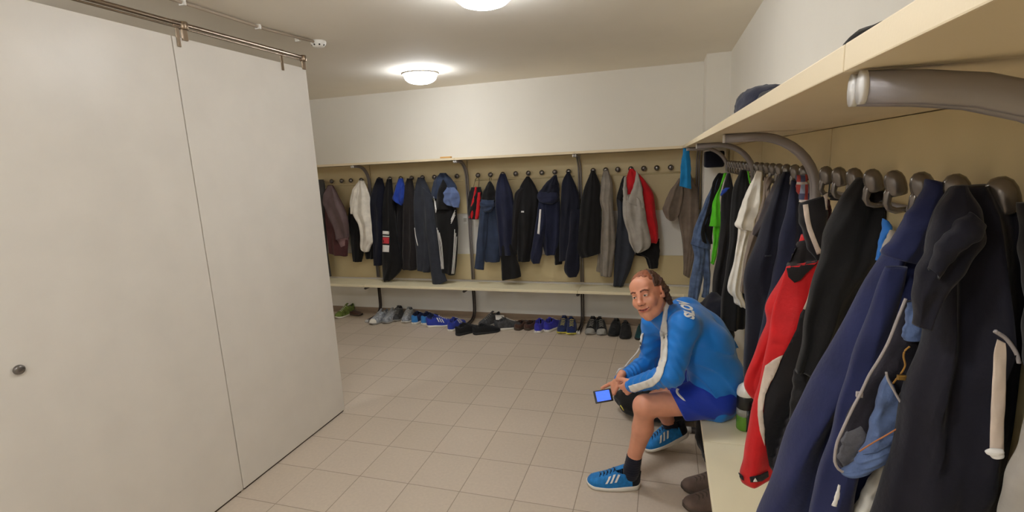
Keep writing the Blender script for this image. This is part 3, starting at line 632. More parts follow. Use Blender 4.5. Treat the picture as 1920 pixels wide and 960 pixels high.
c_redj = fab('red_softshell', (196, 22, 28), rough=.6); c_blkj = fab('black_softshell', (28, 26, 30), rough=.65); c_pip = fab('off_white_piping', (206, 190, 176))
g, o = right('red jacket with black side, white stripes and a black shoulder patch', 'jacket', 'red_jacket', 1.76, [
    ('jacket_front', 'R3', [(392, 448), (345, 560), (300, 655), (215, 800), (178, 890), (180, 975), (130, 1100), (52, 1330), (70, 1400), (110, 1440)], [(455, 440), (500, 560), (510, 650), (500, 760), (490, 880), (450, 960), (330, 1060), (230, 1200), (190, 1320), (180, 1440)], 1.76, c_redj, dict(depth=.05, folds=3, amp=.01)),
    ('sleeve', 'R3', [(300, 640), (235, 860), (190, 1080), (145, 1290), (108, 1450), (65, 1650), (42, 1790), (18, 1870), (24, 1915)], [(520, 600), (545, 800), (530, 960), (500, 1130), (470, 1270), (380, 1400), (300, 1550), (250, 1700), (226, 1790), (234, 1880)], 1.68, c_redj, dict(depth=.05, folds=2, amp=.006, dtop=.035, n=80, k=72)),
    ('collar', 'R3', [(372, 262), (380, 360), (410, 480), (450, 560), (490, 612)], [(530, 215), (545, 320), (545, 440), (525, 520), (505, 570)], 1.72, c_blkj, dict(depth=.035, folds=1, amp=.004))])
bvr = bvh_of(o[:2])
patch('black_side', [(1600, 460), (1560, 480), (1533, 500), (1521, 540), (1508, 575), (1500, 588), (1493, 617), (1468, 666), (1452, 705), (1436, 740), (1431, 790), (1433, 820), (1437, 850), (1441, 872), (1448, 884), (1460, 868), (1470, 830), (1490, 780), (1520, 735), (1535, 690), (1550, 600), (1552, 520)], o[:2], c_blkj, g, .0035, 6, bvr)
patch('white_stripe', cv('R4', [(222, 212), (180, 238), (146, 266), (130, 340), (112, 430), (110, 500), (116, 570), (131, 642), (136, 560), (133, 480), (144, 400), (186, 306)]), o, c_pip, g, .0075, 5, bvr)
stripe('white_piping', cv('R3', [(446, 765), (428, 830), (402, 895)]), 4, o, c_pip, g, off=.0075, bv=bvr)
patch('shoulder_patch', cv('R3', [(408, 482), (380, 492), (345, 560), (306, 650), (315, 700), (352, 736), (385, 720), (420, 680), (480, 622), (500, 540), (470, 480)]), o[:2], c_char, g, .006, 5, bvr)
stripe('white_piping', cv('R3', [(418, 268), (432, 370), (460, 460), (500, 560)]), 9, [o[2]], c_pip, g, off=.003)
patch('collar_piping', cv('R3', [(523, 212), (552, 196), (546, 300), (534, 300)]), [o[2]], c_pip, g, off=.003)
bvs = bvh_of(o[1:2])
patch('cuff_tab', cv('R4', [(68, 793), (110, 780), (148, 762), (152, 790), (120, 812), (72, 818)]), o[1:2], c_blkj, g, .004, 3, bvs)
patch('cuff_tab', cv('R4', [(18, 772), (38, 790), (40, 810), (18, 796)]), o[1:2], c_blkj, g, .004, 3, bvs)
patch('cuff_logo', cv('R4', [(88, 793), (80, 812), (97, 812)]), o[1:2], c_lab, g, .007, 2, bvs)
hk = at(1557, 340, 1, 1.76)
MB().tube([hk+Vector((0, -.03, .005)), at(1556, 345, 1, 1.72), at(1554, 362, 1, 1.72)], .0022, 6).build('hanger_loop', M_black_pl, g, True)
cloth('neck_lining', 'R3', [(556, 198), (560, 215), (562, 240)], [(640, 200), (640, 225), (630, 243)], 1.73, c_blkj, g, depth=.012, folds=1, amp=.002)
cloth('red_lining', 'R3', [(546, 230), (541, 300), (541, 400)], [(562, 240), (572, 300), (580, 350)], 1.74, c_maroon, g, depth=.012, folds=1, amp=.002)
right('big black fleece coat left of the navy coats, over two hooks', 'coat', 'black_fleece_coat', 1.45, [
    ('coat_body', 'R3', [(722, 102), (640, 215), (570, 340), (530, 440), (505, 560), (470, 680), (440, 800), (415, 960), (385, 1130), (352, 1265)], [(852, 118), (895, 240), (912, 370), (880, 520), (850, 640), (780, 760), (700, 880), (650, 1000), (600, 1130), (545, 1290)], 1.46, c_black, dict(depth=.09, folds=4, amp=.016)),
    ('trouser_leg', 'R4', [(278, 280), (262, 400), (252, 520)], [(372, 280), (330, 400), (262, 540)], 1.49, c_black2, dict(depth=.03, folds=2))])
g, o = right('bright blue shirt showing behind the black fleece coat', 'shirt', 'blue_shirt', 1.3, [
    ('shirt_body', 'R3', [(880, 350), (870, 430), (850, 520), (838, 600)], [(915, 370), (936, 415), (900, 500), (862, 590)], 1.36, fab('azure_cotton', (44, 110, 190)), dict(depth=.03, folds=2, amp=.006)),
    ('grey_collar', 'R3', [(925, 418), (890, 490), (866, 545)], [(960, 425), (925, 500), (876, 560)], 1.33, c_grey, dict(depth=.012, folds=1, amp=.003))])
c_nv = fab('navy_cotton_coat', (32, 38, 76), sheen=.15); c_nv2 = fab('black_navy_coat', (20, 19, 30), sheen=.12)
g, o = right('big navy cotton coat with a large folded hood', 'coat', 'navy_coat', 1.14, [
    ('coat_body', 'P', [(1700, 400), (1654, 475), (1620, 530), (1594, 580), (1554, 659), (1510, 735), (1475, 805), (1443, 900), (1415, 980), (1395, 1080)], [(1740, 400), (1745, 500), (1735, 570), (1715, 640), (1690, 700), (1665, 800), (1650, 900), (1650, 980), (1640, 1080)], 1.14, c_nv, dict(depth=.075, folds=5, amp=.02, drift=.8)),
    ('hood', 'R5', [(345, 75), (290, 175), (200, 330), (100, 472), (112, 490)], [(480, 108), (440, 220), (360, 380), (310, 480), (285, 535)], 1.06, c_nv, dict(depth=.05, folds=2, amp=.008)),
    ('sleeve', 'P', [(1660, 500), (1620, 600), (1590, 700), (1560, 800), (1530, 900), (1515, 1000)], [(1700, 500), (1680, 600), (1640, 720), (1620, 820), (1600, 920), (1590, 1000)], 1.04, c_nv, dict(depth=.035, folds=2, amp=.012))])
# open jeans between the two navy coats
M_thr = fab('orange_seam_thread', (170, 110, 70)); M_pale = fab('pale_denim_edge', (160, 152, 150)); c_jin = denim('grey_denim_lining', (88, 88, 94)); c_jmid = denim('mid_denim', (84, 102, 140))
g, o = right('open blue jeans with pale hem hanging between two navy coats', 'jeans', 'open_jeans', 1.05, [
    ('jeans_back', 'N2', [(375, 10), (330, 110), (300, 200), (240, 300), (195, 385), (150, 470), (105, 560), (72, 650), (62, 730)], [(440, 10), (440, 110), (430, 250), (400, 400), (370, 520), (340, 600), (300, 660), (220, 720), (130, 770)], .985, denim('inside_of_denim', (38, 36, 44)), dict(depth=.02, folds=1, amp=.004)),
    ('jeans_inside', 'N2', [(110, 600), (85, 660), (78, 720), (95, 765)], [(190, 560), (200, 640), (175, 720), (130, 775)], .975, c_jin, dict(depth=.012, folds=1, amp=.003)),
    ('jeans_front', 'N2', [(292, 340), (255, 420), (230, 520), (205, 620), (170, 690)], [(300, 350), (345, 430), (385, 500), (380, 570), (360, 600)], .96, c_jmid, dict(depth=.02, folds=2, amp=.006)),
    ('waistband', 'N2', [(172, 690), (130, 750), (80, 778), (100, 788)], [(400, 560), (390, 620), (330, 700), (220, 765)], .955, c_jeand if 0 else c_jmid, dict(depth=.02, folds=2, amp=.004)),
    ('jeans_top', 'N2', [(385, 20), (378, 90), (362, 185)], [(440, 10), (450, 90), (470, 180)], .965, c_jmid, dict(depth=.014, folds=1, amp=.003))])
E_ = [(380, 0), (340, 100), (300, 200), (262, 270), (215, 345), (180, 420), (140, 495), (100, 580), (70, 650), (60, 730), (85, 775), (140, 785), (200, 768), (270, 730), (330, 690), (370, 650)]
MB().tube(resample([at(*q, 1, .95) for q in cv('N2', E_)], 60), .0026, 6).build('pale_edge', M_pale, g, True)
E_ = [(292, 330), (300, 365), (325, 410), (350, 455), (382, 500)]
MB().tube(resample([at(*q, 1, .935) for q in cv('N2', E_)], 20), .002, 6).build('pale_edge', M_pale, g, True)
MB().tube(resample([at(*q, 1, .935) for q in cv('N2', [(170, 688), (230, 650), (300, 610), (390, 555)])], 20), .0014, 6).build('seam_thread', M_thr, g, True)
MB().tube(resample([at(*q, 1, .945) for q in cv('N2', [(398, 215), (375, 235), (370, 262), (378, 300), (360, 335), (335, 365), (320, 385)])], 24), .0016, 6).build('zip_thread', fab('brass_thread', (150, 110, 50)), g, True)
zp = at(*cv('N2', [(362, 354)])[0], 1, .94)
MB().box(tuple(zp-Vector((.007, .004, .004))), tuple(zp+Vector((.007, .002, .004))), 0, .001).build('zip_pull', mat('brass', lin((190, 150, 80)), rough=.35, metal=.8), g)
bp_ = at(*cv('N2', [(170, 430)])[0], 1, .955)
MB().box(tuple(bp_-Vector((.005, .004, .005))), tuple(bp_+Vector((.005, .002, .005))), 0, .001).build('belt_loop', M_pale, g)
g, o = right('white shirt tail hanging below the open jeans', 'shirt', 'white_shirt', 1.0, [
    ('shirt_tail', 'N2', [(290, 700), (240, 780), (180, 870), (155, 930), (140, 1000)], [(330, 660), (300, 800), (270, 900), (235, 960), (220, 1010)], 1.03, c_white, dict(depth=.025, folds=2, amp=.008)),
    ('shirt_edge', 'N2', [(425, 290), (390, 370), (345, 440)], [(442, 290), (412, 400), (366, 470)], .97, c_white, dict(depth=.01, folds=1, amp=.002))])
t = cloth('garment_tag', 'N2', [(76, 836), (60, 890), (46, 930)], [(86, 840), (82, 890), (68, 935)], .97, c_lab, None, depth=.002, folds=1, amp=.0005, ax=1)
tag(t, 'narrow white garment tag dangling below the open jeans', 'tag')
g, o = right('nearest coat, blackish navy, with a loose white strap', 'coat', 'dark_coat', .95, [
    ('coat_body', 'P', [(1782, 352), (1757, 395), (1736, 470), (1735, 560), (1728, 640), (1700, 725), (1672, 850), (1640, 945), (1610, 1050)], [(1858, 345), (1898, 392), (1914, 480), (1916, 600), (1905, 720), (1896, 800), (1885, 880), (1870, 960), (1850, 1050)], .93, c_nv2, dict(depth=.085, folds=5, amp=.02, drift=.8)),
    ('hood', 'R5', [(470, 118), (405, 235), (340, 430), (290, 560), (270, 700), (262, 865)], [(560, 105), (620, 250), (640, 420), (540, 560), (420, 720), (360, 890)], .865, c_nv2, dict(depth=.05, folds=3, amp=.014)),
    ('hood_roll', 'R5', [(580, 255), (480, 330), (400, 430), (350, 560)], [(660, 330), (600, 420), (500, 480), (400, 620)], .84, c_nv2, dict(depth=.03, folds=2, amp=.006))])
bv = bvh_of(o)
cloth('white_strap', 'N2', [(792, 182), (776, 250), (766, 450), (760, 560), (758, 690)], [(828, 200), (833, 250), (828, 450), (822, 560), (820, 690)], .83, c_pip, g, depth=.0035, folds=1, amp=.001, wob=.0005)
cloth('strap_buckle', 'N2', [(760, 672), (738, 684), (740, 697), (756, 702), (765, 715)], [(818, 678), (820, 684), (821, 692), (821, 700), (820, 708)], .824, c_lab, g, depth=.006, folds=1, amp=.0005, wob=.0005)
c_ = [at(*q, 1, .835) for q in cv('N2', [(780, 145), (800, 158), (830, 178), (858, 212), (880, 250), (890, 290)])]
MB().tube(resample([p for p in c_ if p is not None], 24), .0028, 6).build('strap_piping', M_pale, g, True)
g, o = right('grey garment at the right edge, nearest of all the clothes', 'jacket', 'grey_jacket', .72, [
    ('jacket_body', 'P', [(1935, 700), (1922, 800), (1905, 860), (1888, 920), (1868, 990), (1850, 1060)], [(2010, 700), (2060, 800), (2080, 900), (2090, 960), (2100, 1000), (2110, 1060)], .80, c_grey, dict(depth=.05, folds=4, amp=.012)),
    ('dark_collar', 'P', [(1905, 380), (1915, 450), (1922, 560), (1925, 700)], [(1990, 380), (2030, 450), (2060, 560), (2080, 720)], .82, c_black2, dict(depth=.05, folds=3))])
# dark box bag in the corner, under the shelf
bg = empty('shoulder_bag', at(1338, 315, 1, 4.6), 'black box-shaped bag hung high in the corner under the shelf', 'bag')
a, b = at(1321, 284, 1, 4.62), at(1357, 313, 1, 4.62)
MB().box((a.x, 4.56, b.z), (b.x, 4.72, a.z), 0, .02).build('bag_body', c_navy2, bg, True)
MB().tube([(a.x+.03, 4.64, a.z-.01), ((a.x+b.x)/2, 4.64, a.z+.012), (XW-.07, 4.6, 1.72), (XW-.06, 4.6, 1.66)], .006, 8).build('bag_strap', c_black, bg, True)
# things lying on the right shelf
def blob(name, c, r, m, parent=None, sq=1, seed=0, amp=.12, zmin=None):
    bm = bmesh.new(); bmesh.ops.create_icosphere(bm, subdivisions=4, radius=1); v = []
    for x in bm.verts:
        p = x.co.copy(); d = 1+amp*noise.noise(p*2.1+Vector((seed, 0, 0)))+amp*.4*noise.noise(p*5+Vector((seed, 3, 0)))
        q = Vector((p.x*r[0], p.y*r[1], p.z*r[2]))*d+Vector(c)
        if zmin is not None: q.z = max(q.z, zmin)
        v.append(q)
    f = [[x.index for x in y.verts] for y in bm.faces]; bm.free()
    return mobj(name, v, f, m, parent)
zt_ = ZS+ST+.001
cp = empty('peaked_cap', (.24, 1.52, zt_), 'dark navy peaked cap lying on the right shelf', 'cap')
blob('crown', (.245, 1.47, zt_+.022), (.07, .10, .055), c_navy, cp, seed=2, zmin=zt_)
blob('puffed_fold', (.235, 1.58, zt_+.032), (.05, .06, .05), c_slate, cp, seed=5, zmin=zt_)
blob('peak', (.23, 1.69, zt_+.010), (.05, .08, .010), c_navy2, cp, seed=4, amp=.05, zmin=zt_)
t = blob('knitted_hat', (.265, .795, zt_+.004), (.052, .040, .062), c_black, None, seed=7, amp=.08, zmin=zt_); tag(t, 'round black knitted hat on the shelf nearest the camera', 'hat')
t = blob('folded_glove', (.235, 1.22, zt_+.016), (.05, .07, .024), c_black2, None, seed=9, zmin=zt_); tag(t, 'flat dark glove on the right shelf behind the peaked cap', 'glove')
p = at(835, 296, 1, YSF+.01)
t = MB().box((p.x-.06, YSF+.004, ZS+ST), (p.x+.06, YSF+.05, ZS+ST+.016), 0, .006).build('orange_sponge', mat('orange_foam', lin((206, 160, 96)), rough=.9, bump=.5), None, True); tag(t, 'flat pale orange sponge lying on the far shelf edge', 'sponge')

# ------------------------------------------------------------------ shoes
def shoe(label, loc, head, mu, ms, ml=None, L=.285, H=.112, stripes=None, heel=None, toe=None, group=None, parent=None, name='shoe', pitch=0, mlace=None, low=False):
    """loc: middle of the sole on the ground; head: direction the toe points, degrees from +X"""
    if parent is None:
        root = empty(name, loc, label, 'shoe', group, math.radians(head))
    else:
        root = bpy.data.objects.new(name, None); C.objects.link(root); root.parent = parent; root.empty_display_size = .05
        inv = world_of(parent).inverted(); root.location = inv @ Vector(loc); root.rotation_euler = (0, 0, math.radians(head))
    if pitch: root.rotation_euler.y = math.radians(pitch)
    ml = ml or c_black; mlace = mlace or ms; N, K = 34, 28
    def hw(t): # half width, t 0 heel .. 1 toe
        e = max(0, 1-(max(0, (.12-t))/.12)**2)**.5*max(0, 1-(max(0, (t-.80))/.20)**2.2)**.5
        return (.034+.014*math.sin(PI*min(1, max(0, (t-.1)/1.1)))+.004*math.sin(PI*t))*max(.05, e)*L/.285
    def cy(t): return .006*math.sin(PI*t)
    def zt(t):
        if t < .34: return H*(.86+.14*math.cos(PI*(t/.34)*2)*.5+.02)
        if t < .5: return H*(.93+.05*math.sin((t-.34)/.16*PI))
        return H*(.93-.53*((t-.5)/.5)**.75)*(1 if t < .9 else 1-.5*((t-.9)/.1)**2)
    sole = []; F = []
    for i in range(N):
        t = i/(N-1); x = (t-.5)*L; wd = hw(t)+.004; z1 = .026 if t < .3 else .026-.007*min(1, (t-.3)/.3); z0 = .0+(.012*((t-.82)/.18)**2 if t > .82 else 0)+(.004*((.1-t)/.1)**2 if t < .1 else 0)
        ring = [(wd*.93, z0), (wd*1.02, z0+.006), (wd*1.03, z1*.8), (wd*.97, z1+z0*.8), (0, z1+z0*.8), (-wd*.97, z1+z0*.8), (-wd*1.03, z1*.8), (-wd*1.02, z0+.006), (-wd*.93, z0), (0, z0)]
        sole += [Vector((x, cy(t)+a, b)) for a, b in ring]
    kk = 10
    for i in range(N-1):
        for j in range(kk): F.append((i*kk+j, (i+1)*kk+j, (i+1)*kk+(j+1) % kk, i*kk+(j+1) % kk))
    F += [tuple(range(kk)), tuple((N-1)*kk+j for j in range(kk-1, -1, -1))]
    mobj('sole', sole, F, ms, root, True, False)
    up = []; F = []; fm = []
    for i in range(N):
        t = i/(N-1); x = (t-.5)*L; wd = hw(t); h = zt(t)
        for j in range(K+1):
            u = -1+2*j/K; a = u*PI/2; sx = math.sin(a); cz = max(0, math.cos(a))
            y = wd*(1 if sx > 0 else -1)*abs(sx)**.75; z = .018+(h-.018)*cz**.62
            if .06 < t < .44: # opening: inner points sink
                op = .52*math.sin(PI*(t-.06)/.38)**.5
                if abs(u) < op: z = .03+(.01 if t > .3 else 0); y *= .8
                elif abs(u) < op+.09: z = h*.97
            rnd_ = 1 if t > 0 else .6
            up.append(Vector((x-(.006*cz if t < .1 else 0), cy(t)+y, z*rnd_ if t > 0 else .02+(z-.02)*.9)))
    for i in range(N-1):
        for j in range(K):
            t = (i+.5)/(N-1); u = -1+2*(j+.5)/K; op = .52*math.sin(PI*(t-.06)/.38)**.5+.02 if .06 < t < .44 else -1
            F.append((i*(K+1)+j, (i+1)*(K+1)+j, (i+1)*(K+1)+j+1, i*(K+1)+j+1))
            fm.append(1 if abs(u) < op else (2 if heel and t < .16 else (3 if toe and t > .84 else 0)))
    F += [tuple(range(K+1)), tuple((N-1)*(K+1)+j for j in range(K, -1, -1))]; fm += [2 if heel else 0, 3 if toe else 0]
    mobj('upper', up, F, [mu, ml, heel or mu, toe or mu], root, True, False, fm)
    if not low:
        lm = MB()
        for q in range(5):
            t = .47+.065*q; x = (t-.5)*L; h = zt(t)+.0015; wd = hw(t)*.42
            for sg in (1, -1): lm.tube([(x-.006*sg, cy(t)-wd, h-.006), (x, cy(t), h+.002), (x+.006*sg, cy(t)+wd, h-.006)], .0022, 6)
        lm.build('laces', mlace, root, True, False)
        tg = MB(); tg.box((-.075*L/.285, -.016, H*.62), (-.02*L/.285, .016, H*.66)); t0 = [Vector((-.06*L/.285+.05*f_, 0, H*(1.12-.2*f_))) for f_ in (0, .5, 1)]
        MB().tube(t0, 0, 10, flat=(.005, .018), side=(0, 0, 1)).build('tongue', mu, root, True, False)
    if stripes:
        for sd in (1, -1):
            for q in range(3):
                sm = MB(); v = []; t0 = .40+.085*q
                for k_ in range(6):
                    f_ = k_/5
                    for dt in (0, .042):
                        t = t0+dt+.07*(1-f_)*(1)-.03; wd = hw(t); h = zt(t); cz = .25+.55*f_; a = math.acos(min(1, cz)); z = .018+(h-.018)*cz**.62
                        v.append(Vector(((t-.5)*L, cy(t)+sd*(wd*abs(math.sin(a))**.75+.0022), z+.001)))
                fs = [(2*k_, 2*k_+1, 2*k_+3, 2*k_+2) for k_ in range(5)]
                n_ = len(v); v2 = [p-Vector((0, sd*.003, 0)) for p in v]
                mobj('side_stripe', v+v2, fs+[tuple(i+n_ for i in f)[::-1] for f in fs], stripes, root, True, False)
    return root
S_wh = mat('white_rubber', lin((220, 216, 206)), rough=.6); S_gr = mat('grey_rubber', lin((150, 148, 142)), rough=.6); S_bk = mat('black_rubber', lin((28, 28, 30)), rough=.6); S_yl = mat('yellow_rubber', lin((200, 190, 80)), rough=.6); S_br = mat('brown_rubber', lin((70, 58, 48)), rough=.7)
k_silver = fab('silver_mesh', (148, 152, 158), vary=.5, vscale=40, rough=.5); k_dgrey = fab('dark_grey_mesh', (70, 70, 72), vary=.4, vscale=40); k_green = fab('lime_mesh', (110, 128, 60), vary=.5, vscale=30)
k_navy = fab('navy_mesh', (30, 42, 84)); k_blue = fab('cobalt_mesh', (46, 62, 160)); k_brown = fab('brown_leather', (78, 52, 42), rough=.55); k_black = fab('black_mesh', (26, 26, 28)); k_vio = fab('violet_blue_mesh', (56, 56, 170)); k_teal = fab('dark_teal_mesh', (24, 64, 66)); k_lblue = fab('sky_blue_heel', (60, 130, 200))
k_brown2 = fab('worn_brown_suede', (96, 80, 72), vary=.3)
def fp(px, py, dz=0):
    p = at(px, py, 2, 0); return Vector((p.x, p.y, dz))
GR = 'shoes on the floor under the far bench'
def fs(px, py, head, label, *a, **k):
    c = fp(px, py); d = Vector((math.cos(math.radians(head)), math.sin(math.radians(head)), 0)); L = k.get('L', .285)
    k.setdefault('name', 'shoe'); k.setdefault('L', .30); k.setdefault('H', .122); return shoe(label, c+d*(L*.44 if k.pop('heelnear', False) else 0)-(d*(L*.46) if k.pop('toenear', False) else Vector()), head, *a, group=GR, **k)
fs(632, 597, -100, 'lime and dark running shoe just beside the partition edge', k_green, S_wh, toenear=True)
fs(664, 590, -10, 'flat brown sandal lying behind the lime running shoe', k_brown, S_br, L=.26, H=.05, low=True, name='sandal')
fs(697, 609, -100, 'silver running shoe, left one of its pair', k_silver, S_gr, toenear=True, toe=S_wh)
fs(722, 607, -90, 'silver running shoe, right one of its pair', k_silver, S_gr, toenear=True)
fs(741, 603, -75, 'grey trainer leaning beside the silver pair', k_dgrey, S_gr, toenear=True)
fs(759, 606, -78, 'grey and silver trainer just right of the leaning one', k_silver, S_wh, toenear=True)
fs(777, 608, 84, 'dark navy trainer with a light blue heel tab, left of its pair', k_navy, S_wh, heelnear=True, heel=k_lblue)
fs(795, 609, 82, 'dark navy trainer with a light blue heel tab, right of its pair', k_navy, S_wh, heelnear=True, heel=k_lblue)
fs(826, 611, 25, 'cobalt trainer with thick white sole turned sideways', k_blue, S_wh, stripes=c_lab)
fs(845, 621, 80, 'cobalt trainer with white side stripes beside the black shoes', k_blue, S_wh, heelnear=True, stripes=c_lab)
fs(858, 629, 55, 'black shoe, left one of the pair in front of the post', k_black, S_bk, heelnear=True, H=.11, L=.3)
fs(890, 627, 35, 'black shoe, right one of the pair in front of the post', k_black, S_bk, heelnear=True, H=.10, L=.3)
fs(918, 608, -120, 'dark grey trainer standing back near the skirting', k_dgrey, S_gr)
fs(932, 619, 35, 'grey trainer under a crumpled white paper', k_dgrey, S_wh, heelnear=True)
pp = fp(938, 612); t = MB().box((pp.x-.05, pp.y-.03, .095), (pp.x+.045, pp.y+.05, .10)).build('paper_sheet', c_lab, None); t.rotation_euler = (.35, .1, .4); tag(t, 'crumpled white paper lying on a grey trainer', 'paper')
fs(970, 619, 75, 'brown leather shoe, left one of its pair', k_brown, S_br, heelnear=True, H=.08)
fs(988, 619, 68, 'brown leather shoe, right one of its pair', k_brown, S_br, heelnear=True, H=.08)
fs(1008, 624, 82, 'violet blue trainer with a white heel sole, left of its pair', k_vio, S_wh, heelnear=True)
fs(1025, 622, 70, 'violet blue trainer with a white heel sole, right of its pair', k_vio, S_wh, heelnear=True)
fs(1052, 626, -88, 'navy trainer with a yellow sole, left one of its pair', k_navy, S_yl, toenear=True, mlace=S_yl)
fs(1071, 628, -80, 'navy trainer with a yellow sole, right one of its pair', k_navy, S_yl, toenear=True, mlace=S_yl)
fs(1105, 628, -92, 'black trainer with a pale toe cap, left one of its pair', k_black, S_gr, toenear=True, toe=S_gr)
fs(1128, 629, -78, 'black trainer with a pale toe cap, right one of its pair', k_black, S_gr, toenear=True, toe=S_gr)
fs(1148, 631, -95, 'plain black trainer, left one of its pair by the man', k_black, S_bk, toenear=True, H=.115)
fs(1171, 636, -88, 'plain black trainer, right one of its pair by the man', k_black, S_bk, toenear=True, H=.115)
fs(1199, 638, -95, 'dark teal trainer half hidden behind the man', k_teal, S_bk, toenear=True, H=.115)
shoe('worn brown suede shoe under the right bench, nearer to the bench edge', (.235, 2.42, 0), 200, k_brown2, S_br, L=.29, H=.1, group='brown shoes under the right bench', low=False)
shoe('worn brown suede shoe under the right bench, the farther one', (.235, 2.56, 0), 195, k_brown2, S_br, L=.29, H=.1, group='brown shoes under the right bench')
rs = at(1463, 822, 2, ZB); shoe('dark red shoe on the bench behind the red jacket sleeve', (rs.x-.04, rs.y+.06, ZB+.001), 100, fab('dark_red_suede', (140, 20, 34)), fab('dark_red_rubber', (110, 16, 26)), L=.27, H=.1)

# ------------------------------------------------------------------ the seated man: smooth blended volumes turned into skins
class Vol:
    """distance volume sampled on a grid; rounded cones and ellipsoids blended with each other"""
    def __init__(s, lo, hi, h):
        s.h = h; s.lo = np.array(lo, float); n = [int((b-a)/h)+2 for a, b in zip(lo, hi)]
        g = np.meshgrid(*[s.lo[i]+h*np.arange(n[i]) for i in range(3)], indexing='ij'); s.P = np.stack(g, -1).astype(np.float32); s.D = np.full(s.P.shape[:3], 9., np.float32)
    def join(s, d, k, sub=False):
        if sub:
            hh = np.clip(.5-.5*(s.D+d)/k, 0, 1); s.D = s.D*(1-hh)+(-d)*hh+k*hh*(1-hh)
        elif k <= 0: s.D = np.minimum(s.D, d)
        else:
            hh = np.clip(.5+.5*(s.D-d)/k, 0, 1); s.D = s.D*(1-hh)+d*hh-k*hh*(1-hh)
        return s
    def cone(s, a, b, ra, rb, k=.02, sub=False):
        a = np.array(a, np.float32); b = np.array(b, np.float32); ab = b-a; t = np.clip(((s.P-a)@ab)/float(ab@ab), 0, 1)
        d = np.linalg.norm(s.P-a-t[..., None]*ab, axis=-1)-(ra+(rb-ra)*t); return s.join(d, k, sub)
    def ell(s, c, r, k=.02, M=None, sub=False):
        q = s.P-np.array(c, np.float32)
        if M is not None: q = q@np.array(M, np.float32)   # columns of M: the ellipsoid's own axes
        r = np.array(r, np.float32); k0 = np.linalg.norm(q/r, axis=-1); k1 = np.linalg.norm(q/(r*r), axis=-1)
        return s.join(k0*(k0-1)/np.maximum(k1, 1e-6), k, sub)
    def mesh(s):
        D = s.D; n = D.shape; neg = D < 0; cross = np.zeros(tuple(x-1 for x in n), bool); acc = np.zeros(cross.shape+(3,), np.float32); cnt = np.zeros(cross.shape, np.float32)
        cs = [(i, j, k) for i in (0, 1) for j in (0, 1) for k in (0, 1)]
        sl = lambda c: tuple(slice(c[i], n[i]-1+c[i]) for i in range(3))
        for a in cs:
            for ax in range(3):
                if a[ax]: continue
                b = list(a); b[ax] = 1; b = tuple(b); da, db = D[sl(a)], D[sl(b)]; m = (da < 0) != (db < 0)
                t = np.where(m, da/np.where(m, da-db, 1), 0); p = np.zeros(cross.shape+(3,), np.float32)
                for i in range(3): p[..., i] = a[i]
                p[..., ax] += t; acc += p*m[..., None]; cnt += m
        act = cnt > 0; idx = -np.ones(cross.shape, int); idx[act] = np.arange(act.sum())
        ijk = np.argwhere(act); V = (ijk+acc[act]/cnt[act][:, None])*s.h+s.lo; F = []
        for ax in range(3):
            u, v = [(1, 2), (2, 0), (0, 1)][ax]; sa = [slice(None)]*3; sb = [slice(None)]*3; sa[ax] = slice(0, n[ax]-1); sb[ax] = slice(1, n[ax])
            m = neg[tuple(sa)] != neg[tuple(sb)]; e = np.argwhere(m)
            e = e[(e[:, u] > 0) & (e[:, v] > 0) & (e[:, u] < n[u]-1) & (e[:, v] < n[v]-1)]
            du = np.zeros(3, int); du[u] = 1; dv = np.zeros(3, int); dv[v] = 1
            q = [idx[tuple((e-x).T)] for x in (du+dv, dv, 0*du, du)]; q = np.stack(q, 1); fl_ = neg[tuple(e.T)]
            q[~fl_] = q[~fl_][:, ::-1]; F.append(q)
        return V, np.concatenate(F)
def smoothv(V, F, it=4, lam=.5):
    n = len(V); E2 = np.concatenate([F[:, [0, 1]], F[:, [1, 2]], F[:, [2, 3]], F[:, [3, 0]]]); E2 = np.concatenate([E2, E2[:, ::-1]])
    c = np.bincount(E2[:, 0], minlength=n).clip(1)
    for i in range(it):
        S = np.stack([np.bincount(E2[:, 0], V[E2[:, 1], k], n) for k in range(3)], 1)/c[:, None]; V = V+(S-V)*(lam if i % 2 == 0 else -lam*.9)
    return V
def np3(v): return (float(v[0]), float(v[1]), float(v[2]))
A_ = lambda px, py, Y: at(px, py, 1, Y)

M_skin = mat('skin', lin((214, 150, 122)), rough=.45, vary=.06, vscale=25, bump=.06, bscale=250, sss=.15)
M_lip = mat('lip_skin', lin((186, 100, 88)), rough=.45, sss=.1)
M_shade = mat('mouth_line', lin((96, 42, 38)), rough=.6)
M_hair = mat('brown_hair', lin((74, 46, 32)), rough=.6, vary=.5, vscale=90, bump=.8, bscale=180)
M_hairthin = mat('thin_reddish_hair', lin((140, 78, 48)), rough=.55, vary=.35, vscale=120, bump=.7, bscale=220)
M_brow = mat('eyebrow_hair', lin((104, 60, 44)), rough=.8)
M_eye = mat('eye_white', lin((205, 195, 188)), rough=.25); M_iris = mat('iris_dark', lin((52, 40, 36)), rough=.2)
c_jack = fab('bright_blue_track_jacket', (22, 118, 206), vary=.05, rough=.5, sheen=.2, bump=.12)
c_shorts = fab('royal_blue_shorts', (24, 54, 168), vary=.06, rough=.6, bump=.15)
c_whp = fab('white_jacket_panel', (222, 220, 214), vary=.03)
c_sock = fab('navy_sock', (22, 24, 40))

